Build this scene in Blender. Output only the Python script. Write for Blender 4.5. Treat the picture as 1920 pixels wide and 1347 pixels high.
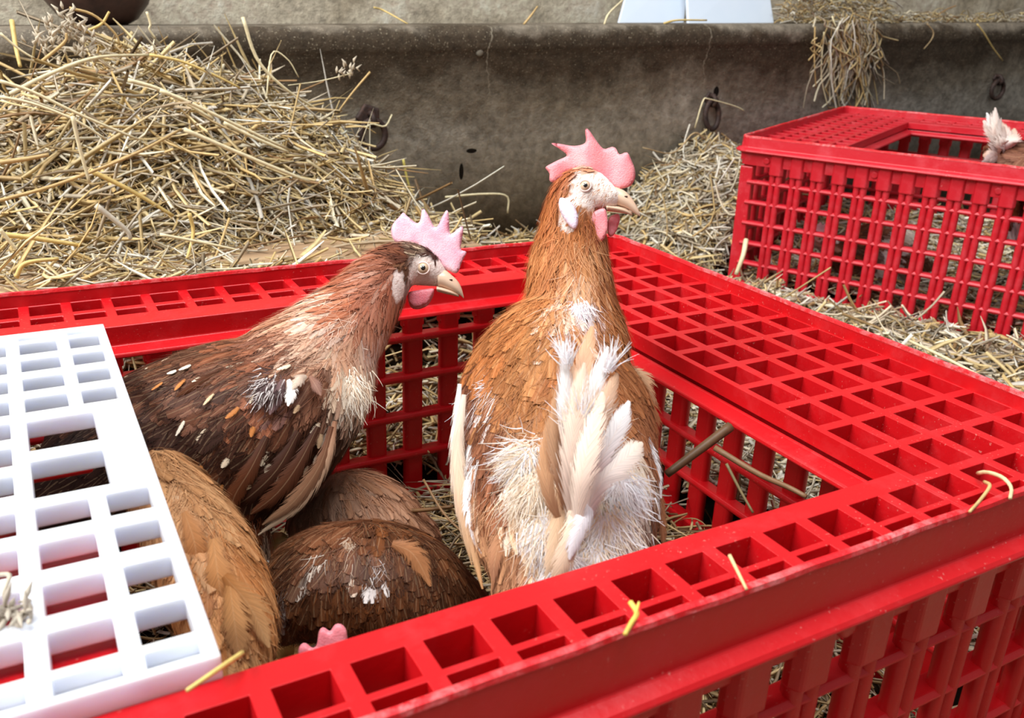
import bpy, bmesh, math, random
import numpy as np
from mathutils import Matrix, Vector

# ------------------------------------------------------------------ frame of the place
# Lengths are written in "pitch units": one unit = one grid pitch of the red crate (3.7 cm).
S = 0.037
ZF = 7.4            # crate floor lies 7.4 units under the crate's top grid
random.seed(7)
rng = np.random.default_rng(7)
C = bpy.context.scene.collection
for o in list(bpy.data.objects): bpy.data.objects.remove(o)

F_PX = 1659.24
CAM = np.array([-11.8222, -8.4690, 6.6528])
CR = np.array([0.87542223, -0.48184906, 0.03817596])
CU = np.array([0.14587696, 0.33867351, 0.92952685])
CD = np.array([0.46082083, 0.80815947, -0.366773])

def W(p):
    p = np.asarray(p, float)
    return (p + np.array([0, 0, ZF])) * S

# ------------------------------------------------------------------ camera, sky, lights, exposure
cam_d = bpy.data.cameras.new('camera'); cam = bpy.data.objects.new('camera', cam_d); C.objects.link(cam)
cam_d.sensor_width = 36; cam_d.sensor_fit = 'HORIZONTAL'; cam_d.lens = 36 * F_PX / 1920
cam_d.clip_start = 0.01; cam_d.clip_end = 50
cl = W(CAM)
cam.matrix_world = Matrix(((CR[0], CU[0], -CD[0], cl[0]), (CR[1], CU[1], -CD[1], cl[1]), (CR[2], CU[2], -CD[2], cl[2]), (0, 0, 0, 1)))
cam_d.dof.use_dof = True; cam_d.dof.focus_distance = 19 * S; cam_d.dof.aperture_fstop = 14.0
sc = bpy.context.scene
sc.camera = cam
sc.view_settings.view_transform = 'Standard'; sc.view_settings.look = 'None'
sc.view_settings.gamma = 1; sc.view_settings.use_curve_mapping = False
sc.view_settings.exposure = -0.08
sc.cycles.transparent_max_bounces = 12
wd = bpy.data.worlds.new('barn_daylight'); sc.world = wd; wd.use_nodes = True
bg = wd.node_tree.nodes['Background']; bg.inputs[0].default_value = (1.0, 0.97, 0.94, 1); bg.inputs[1].default_value = 0.31

def area(name, loc, target, w, h, power, col):
    d = bpy.data.lights.new(name, 'AREA'); d.shape = 'RECTANGLE'; d.size = w; d.size_y = h; d.energy = power; d.color = col
    o = bpy.data.objects.new(name, d); C.objects.link(o); o.location = loc
    o.rotation_euler = (Vector(target) - Vector(loc)).to_track_quat('-Z', 'Y').to_euler(); return o
area('barn_door_daylight', (-3.0, 0.7, 2.5), (-0.1, 0.5, 0.2), 2.2, 1.8, 175, (1.0, 0.985, 0.96))
area('overhead_fill', (-0.45, -0.05, 2.9), (-0.15, 0.4, 0.0), 1.8, 1.2, 95, (0.93, 0.97, 1.0))  # added fill lamp from above to brighten the hens, not a known source

# ------------------------------------------------------------------ helpers: rays, meshes, things
def ray(u, v): return CD + (u - 960) / F_PX * CR - (v - 673.5) / F_PX * CU
def dep(u, v, d): return CAM + ray(u, v) * d
def onp(u, v, ax, val):
    D = ray(u, v); return CAM + D * (val - CAM[ax]) / D[ax]
def pxy(P):
    q = np.asarray(P) - CAM; z = q @ CD
    return 960 + F_PX * (q @ CR) / z, 673.5 - F_PX * (q @ CU) / z
def lin(c):
    c = np.asarray(c, float) / 255.0
    return np.where(c <= 0.04045, c / 12.92, ((c + 0.055) / 1.055) ** 2.4)
def rgba(c): l = lin(c); return (float(l[0]), float(l[1]), float(l[2]), 1)

ORI = {}
def tag(o, label=None, cat=None, group=None, kind=None):
    if label: o['label'] = label
    if cat: o['category'] = cat
    if group: o['group'] = group
    if kind: o['kind'] = kind
    return o
def thing(name, label, cat, origin, group=None, kind=None):
    o = bpy.data.objects.new(name, None); C.objects.link(o); o.empty_display_size = 0.02
    o.location = W(origin); ORI[o.name] = np.array(origin, float)
    return tag(o, label, cat, group, kind)
def mesh_data(name, V, F, smooth=False, col=None, uv=None):
    me = bpy.data.meshes.new(name)
    V = np.asarray(V, float)
    if isinstance(F, np.ndarray):
        n, k = F.shape
        me.vertices.add(len(V)); me.vertices.foreach_set('co', V.astype(np.float32).ravel())
        me.loops.add(n * k); me.loops.foreach_set('vertex_index', F.astype(np.int32).ravel())
        me.polygons.add(n); me.polygons.foreach_set('loop_start', np.arange(0, n * k, k, dtype=np.int32))
        me.polygons.foreach_set('loop_total', np.full(n, k, np.int32))
        me.update(calc_edges=True)
    else:
        me.from_pydata([tuple(v) for v in V], [], [tuple(int(i) for i in f) for f in F]); me.update()
    if smooth: me.polygons.foreach_set('use_smooth', [True] * len(me.polygons))
    if col is not None:
        a = me.color_attributes.new('Col', 'FLOAT_COLOR', 'POINT')
        cc = np.concatenate([np.asarray(col, np.float32), np.ones((len(V), 1), np.float32)], 1)
        a.data.foreach_set('color', cc.ravel())
    if uv is not None:
        l = me.uv_layers.new(name='UVMap')
        vi = np.empty(len(me.loops), np.int32); me.loops.foreach_get('vertex_index', vi)
        l.data.foreach_set('uv', np.asarray(uv, np.float32)[vi].ravel())
    me.validate()
    return me
def add(name, V, F, mat, parent=None, smooth=False, col=None, uv=None, bevel=0, seg=2, origin=None, kind=None, solid=0):
    """one mesh object; V in pitch units of the place"""
    V = np.asarray(V, float)
    if parent is not None:
        root = parent
        while root.parent is not None: root = root.parent
        org = ORI[root.name]
    else:
        org = V.mean(0) if origin is None else np.array(origin, float)
    me = mesh_data(name, (V - org) * S, F, smooth, col, uv)
    me.materials.append(mat)
    o = bpy.data.objects.new(name, me); C.objects.link(o)
    if parent is not None:
        o.parent = parent
    else:
        o.location = W(org); ORI[o.name] = org
    if solid:
        m = o.modifiers.new('s', 'SOLIDIFY'); m.thickness = solid * S; m.offset = 0
    if bevel:
        m = o.modifiers.new('b', 'BEVEL'); m.width = bevel * S; m.segments = seg; m.limit_method = 'ANGLE'; m.angle_limit = 0.7; m.harden_normals = False
        for p in me.polygons: p.use_smooth = False
    if kind: o['kind'] = kind
    return o
def share(o, parent, dloc):
    c = bpy.data.objects.new(o.name.split('.')[0], o.data); C.objects.link(c); c.parent = parent
    c.location = Vector(o.location) + Vector(np.array(dloc, float) * S)
    for m in o.modifiers:
        n = c.modifiers.new(m.name, m.type)
        if m.type == 'BEVEL': n.width = m.width; n.segments = m.segments; n.limit_method = 'ANGLE'; n.angle_limit = m.angle_limit
    return c
def box(x0, x1, y0, y1, z0, z1):
    V = [(x, y, z) for z in (z0, z1) for y in (y0, y1) for x in (x0, x1)]
    F = [(0, 2, 3, 1), (4, 5, 7, 6), (0, 1, 5, 4), (2, 6, 7, 3), (0, 4, 6, 2), (1, 3, 7, 5)]
    return V, F
class MB:
    def __init__(s): s.V = []; s.F = []
    def put(s, V, F):
        n = len(s.V); s.V += [tuple(v) for v in V]; s.F += [tuple(i + n for i in f) for f in F]; return s
    def box(s, *a): return s.put(*box(*a))
    def tube(s, pts, r, k=8, cap=True):
        V, F = tube(pts, r, k, cap); return s.put(V, F)
def frames(P):
    P = np.asarray(P, float); T = np.gradient(P, axis=0); T /= np.linalg.norm(T, axis=1)[:, None] + 1e-12
    up = np.array([0, 0, 1.0]) if abs(T[0][2]) < 0.9 else np.array([1.0, 0, 0])
    N = []; n = np.cross(T[0], up); n /= np.linalg.norm(n)
    for t in T:
        n = n - t * (n @ t); n /= np.linalg.norm(n) + 1e-12; N.append(n)
    N = np.array(N); return T, N, np.cross(T, N)
def tube(P, r, k=8, cap=True, flat=1.0):
    P = np.asarray(P, float); T, N, B = frames(P); r = np.broadcast_to(r, (len(P),))
    a = np.arange(k) * 2 * math.pi / k
    V = (P[:, None] + r[:, None, None] * (np.cos(a)[None, :, None] * N[:, None] + flat * np.sin(a)[None, :, None] * B[:, None])).reshape(-1, 3)
    F = []
    for i in range(len(P) - 1):
        for j in range(k): F.append((i * k + j, i * k + (j + 1) % k, (i + 1) * k + (j + 1) % k, (i + 1) * k + j))
    if cap: F.append(tuple(range(k))[::-1]); F.append(tuple((len(P) - 1) * k + j for j in range(k)))
    return V, F
def cmr(P, n):
    """smooth curve through P"""
    P = np.asarray(P, float); Q = np.vstack([2 * P[0] - P[1], P, 2 * P[-1] - P[-2]]); out = []
    m = len(P) - 1
    for t in np.linspace(0, m, n):
        i = min(int(t), m - 1); f = t - i; a, b, c, d = Q[i:i + 4]
        out.append(0.5 * (2 * b + (c - a) * f + (2 * a - 5 * b + 4 * c - d) * f * f + (3 * b - a - 3 * c + d) * f ** 3))
    return np.array(out)

# ------------------------------------------------------------------ materials
class NT:
    def __init__(s, name):
        s.m = bpy.data.materials.new(name); s.m.use_nodes = True; s.t = s.m.node_tree; s.t.nodes.clear()
        s.out = s.n('ShaderNodeOutputMaterial'); s.b = s.n('ShaderNodeBsdfPrincipled'); s.l(s.b.outputs[0], s.out.inputs[0])
    def n(s, t, **k):
        x = s.t.nodes.new(t)
        for a, v in k.items(): setattr(x, a, v)
        return x
    def l(s, a, b): s.t.links.new(a, b)
    def coord(s, which='Object'): return s.n('ShaderNodeTexCoord').outputs[which]
    def noise(s, vec, scale, detail=4, rough=0.6, dist=0):
        x = s.n('ShaderNodeTexNoise'); x.inputs['Scale'].default_value = scale; x.inputs['Detail'].default_value = detail
        x.inputs['Roughness'].default_value = rough; x.inputs['Distortion'].default_value = dist; s.l(vec, x.inputs['Vector']); return x.outputs[0]
    def ramp(s, fac, stops):
        x = s.n('ShaderNodeValToRGB'); e = x.color_ramp.elements
        while len(e) < len(stops): e.new(0.5)
        for el, (p, c) in zip(e, stops): el.position = p; el.color = c if len(c) == 4 else (*c, 1)
        s.l(fac, x.inputs[0]); return x.outputs[0]
    def math(s, op, a, b=None, clamp=False):
        x = s.n('ShaderNodeMath', operation=op, use_clamp=clamp)
        for i, v in enumerate((a, b)):
            if v is None: continue
            if isinstance(v, (int, float)): x.inputs[i].default_value = v
            else: s.l(v, x.inputs[i])
        return x.outputs[0]
    def mix(s, fac, a, b, mode='MIX'):
        x = s.n('ShaderNodeMix', data_type='RGBA', blend_type=mode)
        for i, v in ((0, fac), (6, a), (7, b)):
            if isinstance(v, (int, float)): x.inputs[i].default_value = v
            elif isinstance(v, tuple): x.inputs[i].default_value = v
            else: s.l(v, x.inputs[i])
        return x.outputs[2]
    def bump(s, h, strength, dist):
        x = s.n('ShaderNodeBump'); x.inputs['Strength'].default_value = strength; x.inputs['Distance'].default_value = dist
        s.l(h, x.inputs['Height']); s.l(x.outputs[0], s.b.inputs['Normal'])
    def set(s, **k):
        for a, v in k.items():
            i = s.b.inputs[a.replace('_', ' ')]
            if isinstance(v, (int, float, tuple)): i.default_value = v
            else: s.l(v, i)
        return s
def bw(x): return (x, x, x, 1)

def plastic(name, base, pale, dirt=0.5, rough=0.36, sss=0.06):
    t = NT(name); co = t.coord()
    dust = t.ramp(t.noise(co, 22, 6, 0.7), [(0.5, bw(0)), (0.78, bw(1))])
    col = t.mix(t.math('MULTIPLY', dust, 0.35 * dirt), rgba(base), rgba(pale))
    sp = t.ramp(t.noise(co, 480, 2, 0.5), [(0.68, bw(0)), (0.73, bw(1))])
    sp2 = t.ramp(t.noise(co, 9, 3, 0.6), [(0.45, bw(0)), (0.6, bw(1))])
    col = t.mix(t.math('MULTIPLY', t.math('MULTIPLY', sp, sp2), 0.55 * dirt), col, rgba((236, 196, 180)))
    t.set(Base_Color=col, Roughness=t.math('ADD', t.math('MULTIPLY', dust, 0.2), rough), Specular_IOR_Level=0.45,
          Subsurface_Weight=sss, Subsurface_Radius=(0.01, 0.004, 0.004), Subsurface_Scale=0.4)
    t.bump(t.noise(co, 160, 4, 0.6), 0.12, 0.002)
    return t.m
M_RED = plastic('red_crate_plastic', (198, 16, 24), (236, 90, 96), 0.5)
M_RED2 = plastic('red_crate_plastic_rosy', (200, 30, 44), (232, 104, 116), 0.9)
t = NT('worn_red_edge'); co = t.coord()
wn = t.ramp(t.noise(co, 120, 5, 0.7), [(0.42, bw(0)), (0.6, bw(1))]); wm = t.ramp(t.noise(co, 14, 3, 0.6), [(0.42, bw(0)), (0.62, bw(1))])
t.set(Base_Color=t.mix(t.math('MULTIPLY', t.math('MULTIPLY', wn, wm), 0.7), rgba((222, 18, 30)), rgba((240, 150, 150))), Roughness=0.55)
t.bump(t.noise(co, 140, 5, 0.7), 0.6, 0.002); M_EDGE = t.m
t = NT('white_lid_plastic'); co = t.coord()
dn = t.ramp(t.noise(co, 40, 5, 0.6), [(0.6, bw(0)), (0.8, bw(1))])
t.set(Base_Color=t.mix(t.math('MULTIPLY', dn, 0.12), rgba((226, 230, 240)), rgba((190, 190, 190))), Roughness=0.35,
      Subsurface_Weight=0.8, Subsurface_Radius=(0.012, 0.012, 0.014), Subsurface_Scale=0.8)
M_WHITE = t.m

def attr_mat(name, rough=0.6, spec=0.3, nscale=0, namt=0.0):
    t = NT(name); a = t.n('ShaderNodeVertexColor'); a.layer_name = 'Col'; col = a.outputs[0]
    if nscale:
        n = t.noise(t.coord(), nscale, 3, 0.6); f = t.ramp(n, [(0.3, bw(1 - namt)), (0.7, bw(1))]); col = t.mix(1.0, col, f, 'MULTIPLY')
    t.set(Base_Color=col, Roughness=rough, Specular_IOR_Level=spec); return t
M_STRAW = attr_mat('straw', 0.5, 0.35, 160, 0.25).m
t = attr_mat('shaded_chaff_bed', 0.9, 0.1, 90, 0.6); t.bump(t.noise(t.coord(), 120, 5, 0.7), 1.0, 0.01); M_CHAFF = t.m

def feather_mat(name, fray=1.0):
    t = NT(name); a = t.n('ShaderNodeVertexColor'); a.layer_name = 'Col'
    uv = t.n('ShaderNodeUVMap'); uv.uv_map = 'UVMap'
    sp = t.n('ShaderNodeSeparateXYZ'); t.l(uv.outputs[0], sp.inputs[0])
    X = t.math('ABSOLUTE', t.math('SUBTRACT', t.math('FRACT', sp.outputs[0]), 0.5)); Y = t.math('FRACT', sp.outputs[1])
    idn = t.math('ADD', t.math('FLOOR', sp.outputs[0]), t.math('MULTIPLY', t.math('FLOOR', sp.outputs[1]), 17.3))
    b = t.math('SUBTRACT', t.math('MULTIPLY', Y, 38), t.math('MULTIPLY', X, 22))
    cb = t.n('ShaderNodeCombineXYZ'); t.l(b, cb.inputs[0]); t.l(t.math('MULTIPLY', X, 1.2), cb.inputs[1]); t.l(idn, cb.inputs[2])
    n = t.noise(cb.outputs[0], 1.0, 3, 0.7)
    str_ = t.ramp(n, [(0.3, bw(0.62)), (0.5, bw(0.95)), (0.7, bw(1.18))])
    col = t.mix(1.0, a.outputs[0], str_, 'MULTIPLY')
    shaft = t.math('MULTIPLY', t.math('LESS_THAN', X, 0.024), 0.2)
    col = t.mix(shaft, col, t.mix(0.5, col, rgba((240, 205, 160))))
    t.set(Base_Color=col, Roughness=0.5, Specular_IOR_Level=0.15)
    # frayed vane edge: real gaps between barbs
    lim = t.math('SUBTRACT', 0.53, t.math('MULTIPLY', t.math('POWER', Y, 5), 0.12))
    n = t.ramp(n, [(0.36, bw(0)), (0.62, bw(1))])
    lim = t.math('SUBTRACT', lim, t.math('MULTIPLY', n, 0.34 * fray))
    al = t.math('LESS_THAN', X, lim)
    mx = t.n('ShaderNodeMixShader'); tr = t.n('ShaderNodeBsdfTransparent')
    t.l(al, mx.inputs[0]); t.l(tr.outputs[0], mx.inputs[1]); t.l(t.b.outputs[0], mx.inputs[2]); t.l(mx.outputs[0], t.out.inputs[0])
    return t.m
M_FEATHER = feather_mat('feather_vane', 0.9)
t = attr_mat('down_and_skin', 0.65, 0.2, 90, 0.12); t.bump(t.noise(t.coord(), 400, 3, 0.6), 0.4, 0.002); M_BODY = t.m
M_DOWN = attr_mat('down_strand', 0.6, 0.2).m
def flesh(name, c1, c2, rough=0.42):
    t = NT(name); co = t.coord(); n = t.noise(co, 60, 5, 0.6)
    v = t.n('ShaderNodeTexVoronoi'); v.inputs['Scale'].default_value = 900; t.l(co, v.inputs['Vector'])
    t.set(Base_Color=t.mix(t.ramp(n, [(0.35, bw(0)), (0.65, bw(1))]), rgba(c1), rgba(c2)), Roughness=rough, Specular_IOR_Level=0.4,
          Subsurface_Weight=0.35, Subsurface_Radius=(0.012, 0.004, 0.004), Subsurface_Scale=0.35)
    t.bump(v.outputs[0], 0.25, 0.0008); return t.m
M_COMB_A = flesh('lilac_pink_comb', (252, 206, 216), (246, 166, 186))
M_COMB_B = flesh('salmon_pink_comb', (250, 162, 164), (242, 136, 144))
M_WATTLE = flesh('pink_wattle', (246, 150, 158), (236, 126, 138))
M_LOBE = flesh('pale_earlobe', (246, 236, 246), (232, 205, 222))
t = NT('horn_beak'); sz = t.n('ShaderNodeVertexColor'); sz.layer_name = 'Col'
t.set(Base_Color=t.mix(t.math('MULTIPLY', t.noise(t.coord(), 90, 4, 0.6), 0.3), sz.outputs[0], rgba((200, 140, 90))), Roughness=0.3, Specular_IOR_Level=0.5, Subsurface_Weight=0.15, Subsurface_Radius=(0.006, 0.003, 0.002)); M_BEAK = t.m
def simple(name, c, rough=0.5, **k):
    t = NT(name); t.set(Base_Color=rgba(c), Roughness=rough, **k); return t.m
M_IRIS = simple('pale_amber_iris', (214, 186, 156), 0.1); M_PUPIL = simple('black_pupil', (8, 8, 10), 0.03, Specular_IOR_Level=1.0)
M_LID = simple('pale_eyelid', (236, 212, 204), 0.5)
t = NT('rusted_iron'); co = t.coord(); n = t.noise(co, 90, 5, 0.65)
t.set(Base_Color=t.ramp(n, [(0.3, rgba((40, 30, 27))), (0.55, rgba((66, 48, 42))), (0.75, rgba((98, 66, 50)))]), Roughness=0.65, Metallic=0.3); t.bump(n, 0.5, 0.002); M_RUST = t.m
t = NT('glazed_brown_bowl'); co = t.coord(); n = t.noise(co, 30, 5, 0.65)
t.set(Base_Color=t.ramp(n, [(0.35, rgba((52, 34, 30))), (0.7, rgba((92, 64, 54)))]), Roughness=0.45); t.bump(n, 0.3, 0.002); M_BOWL = t.m
t = NT('pale_blue_plastic_sheet'); co = t.coord(); n = t.noise(co, 8, 3, 0.6)
t.set(Base_Color=t.mix(n, rgba((206, 220, 236)), rgba((222, 230, 240))), Roughness=0.4); M_SHEET = t.m
t = NT('weathered_plank'); co = t.coord(); mp = t.n('ShaderNodeMapping'); mp.inputs['Scale'].default_value = (1.2, 16, 16); t.l(co, mp.inputs[0])
n = t.noise(mp.outputs[0], 6, 6, 0.65, 0.4); n2 = t.noise(co, 6, 3, 0.6)
col = t.ramp(n, [(0.3, rgba((112, 84, 58))), (0.5, rgba((168, 134, 98))), (0.7, rgba((196, 166, 128)))])
t.set(Base_Color=t.mix(t.math('MULTIPLY', n2, 0.5), col, rgba((140, 118, 96))), Roughness=0.75); t.bump(n, 0.5, 0.004); M_PLANK = t.m

# ------------------------------------------------------------------ the setting: floor, trough wall, back wall
WY = 33.0; WS = 0.0302                # face of the manger wall; its top runs 0.03 up per unit along x
def ledge_z(x): return 5.60 + WS * (x - 0.0)
cw = onp(915, 140, 1, WY); cw2 = onp(1322, 120, 1, WY)
pits = [(onp(865, 322, 1, WY), 0.13, 0.42), (onp(884, 283, 1, WY), 0.3, 0.12), (onp(1343, 172, 1, WY), 0.2, 0.3)]
def concrete(name, dark_top):
    t = NT(name); geo = t.n('ShaderNodeNewGeometry'); co = geo.outputs['Position']
    n1 = t.noise(co, 7, 6, 0.6); n2 = t.noise(co, 60, 5, 0.7); n3 = t.noise(co, 2.2, 4, 0.6)
    if dark_top:
        sx = t.n('ShaderNodeSeparateXYZ'); t.l(co, sx.inputs[0])
        h = t.math('SUBTRACT', sx.outputs[2], t.math('MULTIPLY', sx.outputs[0], WS))    # height freed of the slope
        h = t.math('DIVIDE', t.math('SUBTRACT', h, (ZF - 6) * S), 11.6 * S)             # 0 at z=-6, 1 at the ledge
        h = t.math('ADD', h, t.math('MULTIPLY', t.math('SUBTRACT', n1, 0.5), 0.35)); h = t.math('ADD', h, t.math('MULTIPLY', t.math('SUBTRACT', n3, 0.5), 0.35))
        col = t.ramp(h, [(0.05, rgba((104, 94, 78))), (0.3, rgba((160, 155, 143))), (0.52, rgba((188, 184, 173))), (0.68, rgba((140, 131, 115))), (0.82, rgba((80, 68, 54))), (0.96, rgba((70, 59, 46))), (1.0, rgba((120, 110, 96)))])
    else:
        col = t.ramp(n1, [(0.3, rgba((158, 144, 122))), (0.55, rgba((196, 184, 162))), (0.8, rgba((214, 204, 186)))])
    col = t.mix(0.9, col, t.ramp(n2, [(0.3, bw(0.3)), (0.5, bw(0.5)), (0.7, bw(0.7))]), 'OVERLAY'); col = t.mix(0.8, col, t.ramp(t.noise(co, 22, 6, 0.7), [(0.3, bw(0.34)), (0.5, bw(0.5)), (0.7, bw(0.64))]), 'OVERLAY')
    sp = t.ramp(t.noise(co, 330, 2, 0.5), [(0.64, bw(0)), (0.72, bw(1))])
    col = t.mix(t.math('MULTIPLY', sp, 0.5), col, rgba((214, 200, 170)))
    hgt = t.math('ADD', n2, t.math('MULTIPLY', n1, 1.5))
    if dark_top:
        for c0, wob in ((cw, 0.02), (cw2, 0.015)):
            xx = t.math('ADD', t.math('SUBTRACT', sx.outputs[0], float(c0[0] * S)), t.math('MULTIPLY', t.math('SUBTRACT', t.noise(co, 11, 5, 0.7), 0.5), 0.05))
            ln = t.math('LESS_THAN', t.math('ABSOLUTE', xx), 0.0010)
            top = t.math('GREATER_THAN', sx.outputs[2], 0.0 + float((c0[2] + ZF - 4.2) * S)); ln = t.math('MULTIPLY', ln, top)
            col = t.mix(t.math('MULTIPLY', ln, 0.6), col, rgba((165, 155, 135))); hgt = t.math('SUBTRACT', hgt, t.math('MULTIPLY', ln, 0.8))
        for c0, rx, rz in pits:
            dx = t.math('DIVIDE', t.math('SUBTRACT', sx.outputs[0], float(c0[0] * S)), rx * S); dz = t.math('DIVIDE', t.math('SUBTRACT', sx.outputs[2], float((c0[2] + ZF) * S)), rz * S)
            d = t.math('ADD', t.math('POWER', dx, 2), t.math('POWER', dz, 2)); f = t.math('LESS_THAN', d, 1.0)
            col = t.mix(f, col, rgba((28, 24, 20))); hgt = t.math('SUBTRACT', hgt, t.math('MULTIPLY', f, 3))
    t.set(Base_Color=col, Roughness=0.8, Specular_IOR_Level=0.25); t.bump(hgt, 0.55, 0.006); return t.m
M_CONC = concrete('stained_concrete', True); M_CONC2 = concrete('pale_concrete', False)

def extrude_x(profile, x0, x1, nx, slope):
    xs = np.linspace(x0, x1, nx); P = np.array(profile, float); V = []
    for x in xs:
        for y, z in P: V.append((x, y, z + slope * x))
    k = len(P); F = []
    for i in range(nx - 1):
        for j in range(k): F.append((i * k + j, i * k + (j + 1) % k, (i + 1) * k + (j + 1) % k, (i + 1) * k + j))
    F.append(tuple(range(k))[::-1]); F.append(tuple((nx - 1) * k + j for j in range(k)))
    return V, F
prof = [(WY, -12)] + [(WY, 4.2)] + [(WY - 0.14, 4.45), (WY - 0.2, 4.7)]
for a in np.linspace(0, 90, 9): prof.append((WY - 0.2 + 0.62 * (1 - math.cos(math.radians(a))), 5.02 + 0.58 * math.sin(math.radians(a))))
prof += [(36.5, 5.6), (37.2, 3.0), (37.2, -12)]
V, F = extrude_x(prof, -60, 110, 60, WS)
mw = add('wall_manger', V, F, M_CONC, smooth=True, kind='structure', origin=(0, WY, -8))
mw['label'] = 'dark stained concrete manger wall with rounded top edge'
V, F = extrude_x([(41, -12), (41, 30), (42, 30), (42, -12)], -60, 110, 2, 0)
add('wall_back', V, F, M_CONC2, kind='structure', origin=(0, 41, -8))
V, F = box(-60, 110, -40, 42, -12, -9.2)
t = NT('earth_floor'); t.set(Base_Color=t.ramp(t.noise(t.coord(), 12, 5, 0.6), [(0.3, rgba((52, 42, 32))), (0.7, rgba((92, 76, 58)))]), Roughness=0.9)
add('floor', V, F, t.m, kind='structure', origin=(0, 0, -9.2))
# a round pebble set in the concrete
P = onp(899, 94, 1, WY - .05); V = []; F = []
bm = bmesh.new(); bmesh.ops.create_uvsphere(bm, u_segments=14, v_segments=10, radius=1)
V = [(v.co.x * .24 + P[0], v.co.y * .1 + P[1], v.co.z * .3 + P[2]) for v in bm.verts]; F = [[v.index for v in f.verts] for f in bm.faces]; bm.free()
tag(add('pebble', V, F, simple('grey_pebble', (134, 128, 114), .7), smooth=True), 'small round grey pebble bedded in the upper concrete wall', 'pebble')

# ------------------------------------------------------------------ the red poultry crates
X0, X1 = -21.86, 4.2          # outer lip faces
Y0, Y1 = -2.22, 13.5
PXX, OXX, OYY = 0.858, 0.639, 0.791
def plate(xs, ys, holes, z0, z1):
    """slab on a grid of x and y lines, with square holes cut through"""
    nx, ny = len(xs), len(ys); V = []; idx = {}
    def vid(i, j, k):
        if (i, j, k) not in idx: idx[(i, j, k)] = len(V); V.append((xs[i], ys[j], (z0, z1)[k]))
        return idx[(i, j, k)]
    solid = lambda i, j: 0 <= i < nx - 1 and 0 <= j < ny - 1 and (i, j) not in holes
    F = []
    for i in range(nx - 1):
        for j in range(ny - 1):
            if not solid(i, j): continue
            F.append((vid(i, j, 1), vid(i + 1, j, 1), vid(i + 1, j + 1, 1), vid(i, j + 1, 1)))
            F.append((vid(i, j, 0), vid(i, j + 1, 0), vid(i + 1, j + 1, 0), vid(i + 1, j, 0)))
            if not solid(i - 1, j): F.append((vid(i, j, 0), vid(i, j, 1), vid(i, j + 1, 1), vid(i, j + 1, 0)))
            if not solid(i + 1, j): F.append((vid(i + 1, j, 0), vid(i + 1, j + 1, 0), vid(i + 1, j + 1, 1), vid(i + 1, j, 1)))
            if not solid(i, j - 1): F.append((vid(i, j, 0), vid(i + 1, j, 0), vid(i + 1, j, 1), vid(i, j, 1)))
            if not solid(i, j + 1): F.append((vid(i, j + 1, 0), vid(i, j + 1, 1), vid(i + 1, j + 1, 1), vid(i + 1, j + 1, 0)))
    return V, F
def lattice(x0, x1, y0, y1, colsx, rowsy, z0=-0.42, z1=0.0, skip=()):
    xs = sorted({x0, x1} | {c for ab in colsx for c in ab}); ys = sorted({y0, y1} | {c for ab in rowsy for c in ab})
    H = {(xs.index(a), ys.index(c)) for (a, b) in colsx for (c, d) in rowsy if (a, c) not in skip}
    return plate(xs, ys, H, z0, z1)
def prism_strip(profile, x0, x1, axis):
    """profile of (inward offset, z) extruded along one axis"""
    pass
def rrect(x0, x1, y0, y1, r, n=5):
    out = []
    for cx, cy, a0 in ((x1 - r, y0 + r, -90), (x1 - r, y1 - r, 0), (x0 + r, y1 - r, 90), (x0 + r, y0 + r, 180)):
        for a in np.linspace(a0, a0 + 90, n): out.append((cx, cy, math.cos(math.radians(a)), math.sin(math.radians(a)), r))
    return out
def ring_sweep(x0, x1, y0, y1, r, profile, wob=0.0, sub=False):
    """closed profile of (outward d, z) swept round a rounded rectangle"""
    base = []
    R = rrect(x0, x1, y0, y1, r)
    n = len(R)
    for i in range(n):
        a = R[i]; b = R[(i + 1) % n]; base.append(a)
        pa = np.array([a[0] + a[2] * r, a[1] + a[3] * r]); pb = np.array([b[0] + b[2] * r, b[1] + b[3] * r]); L = np.linalg.norm(pb - pa)
        if L > 1.5:
            m = int(L / 0.5)
            for k in range(1, m):
                q = pa + (pb - pa) * k / m; nx, ny = a[2], a[3]
                base.append((q[0] - nx * r, q[1] - ny * r, nx, ny, r))
    V = []; k = len(profile)
    for c in base:
        w = wob * random.uniform(-1, 1)
        for d, z in profile: V.append((c[0] + c[2] * (c[4] + d), c[1] + c[3] * (c[4] + d), z + (w if z > 0.26 else 0)))
    F = []; n = len(base)
    for i in range(n):
        for j in range(k): F.append((i * k + j, i * k + (j + 1) % k, ((i + 1) % n) * k + (j + 1) % k, ((i + 1) % n) * k + j))
    return V, F

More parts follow.
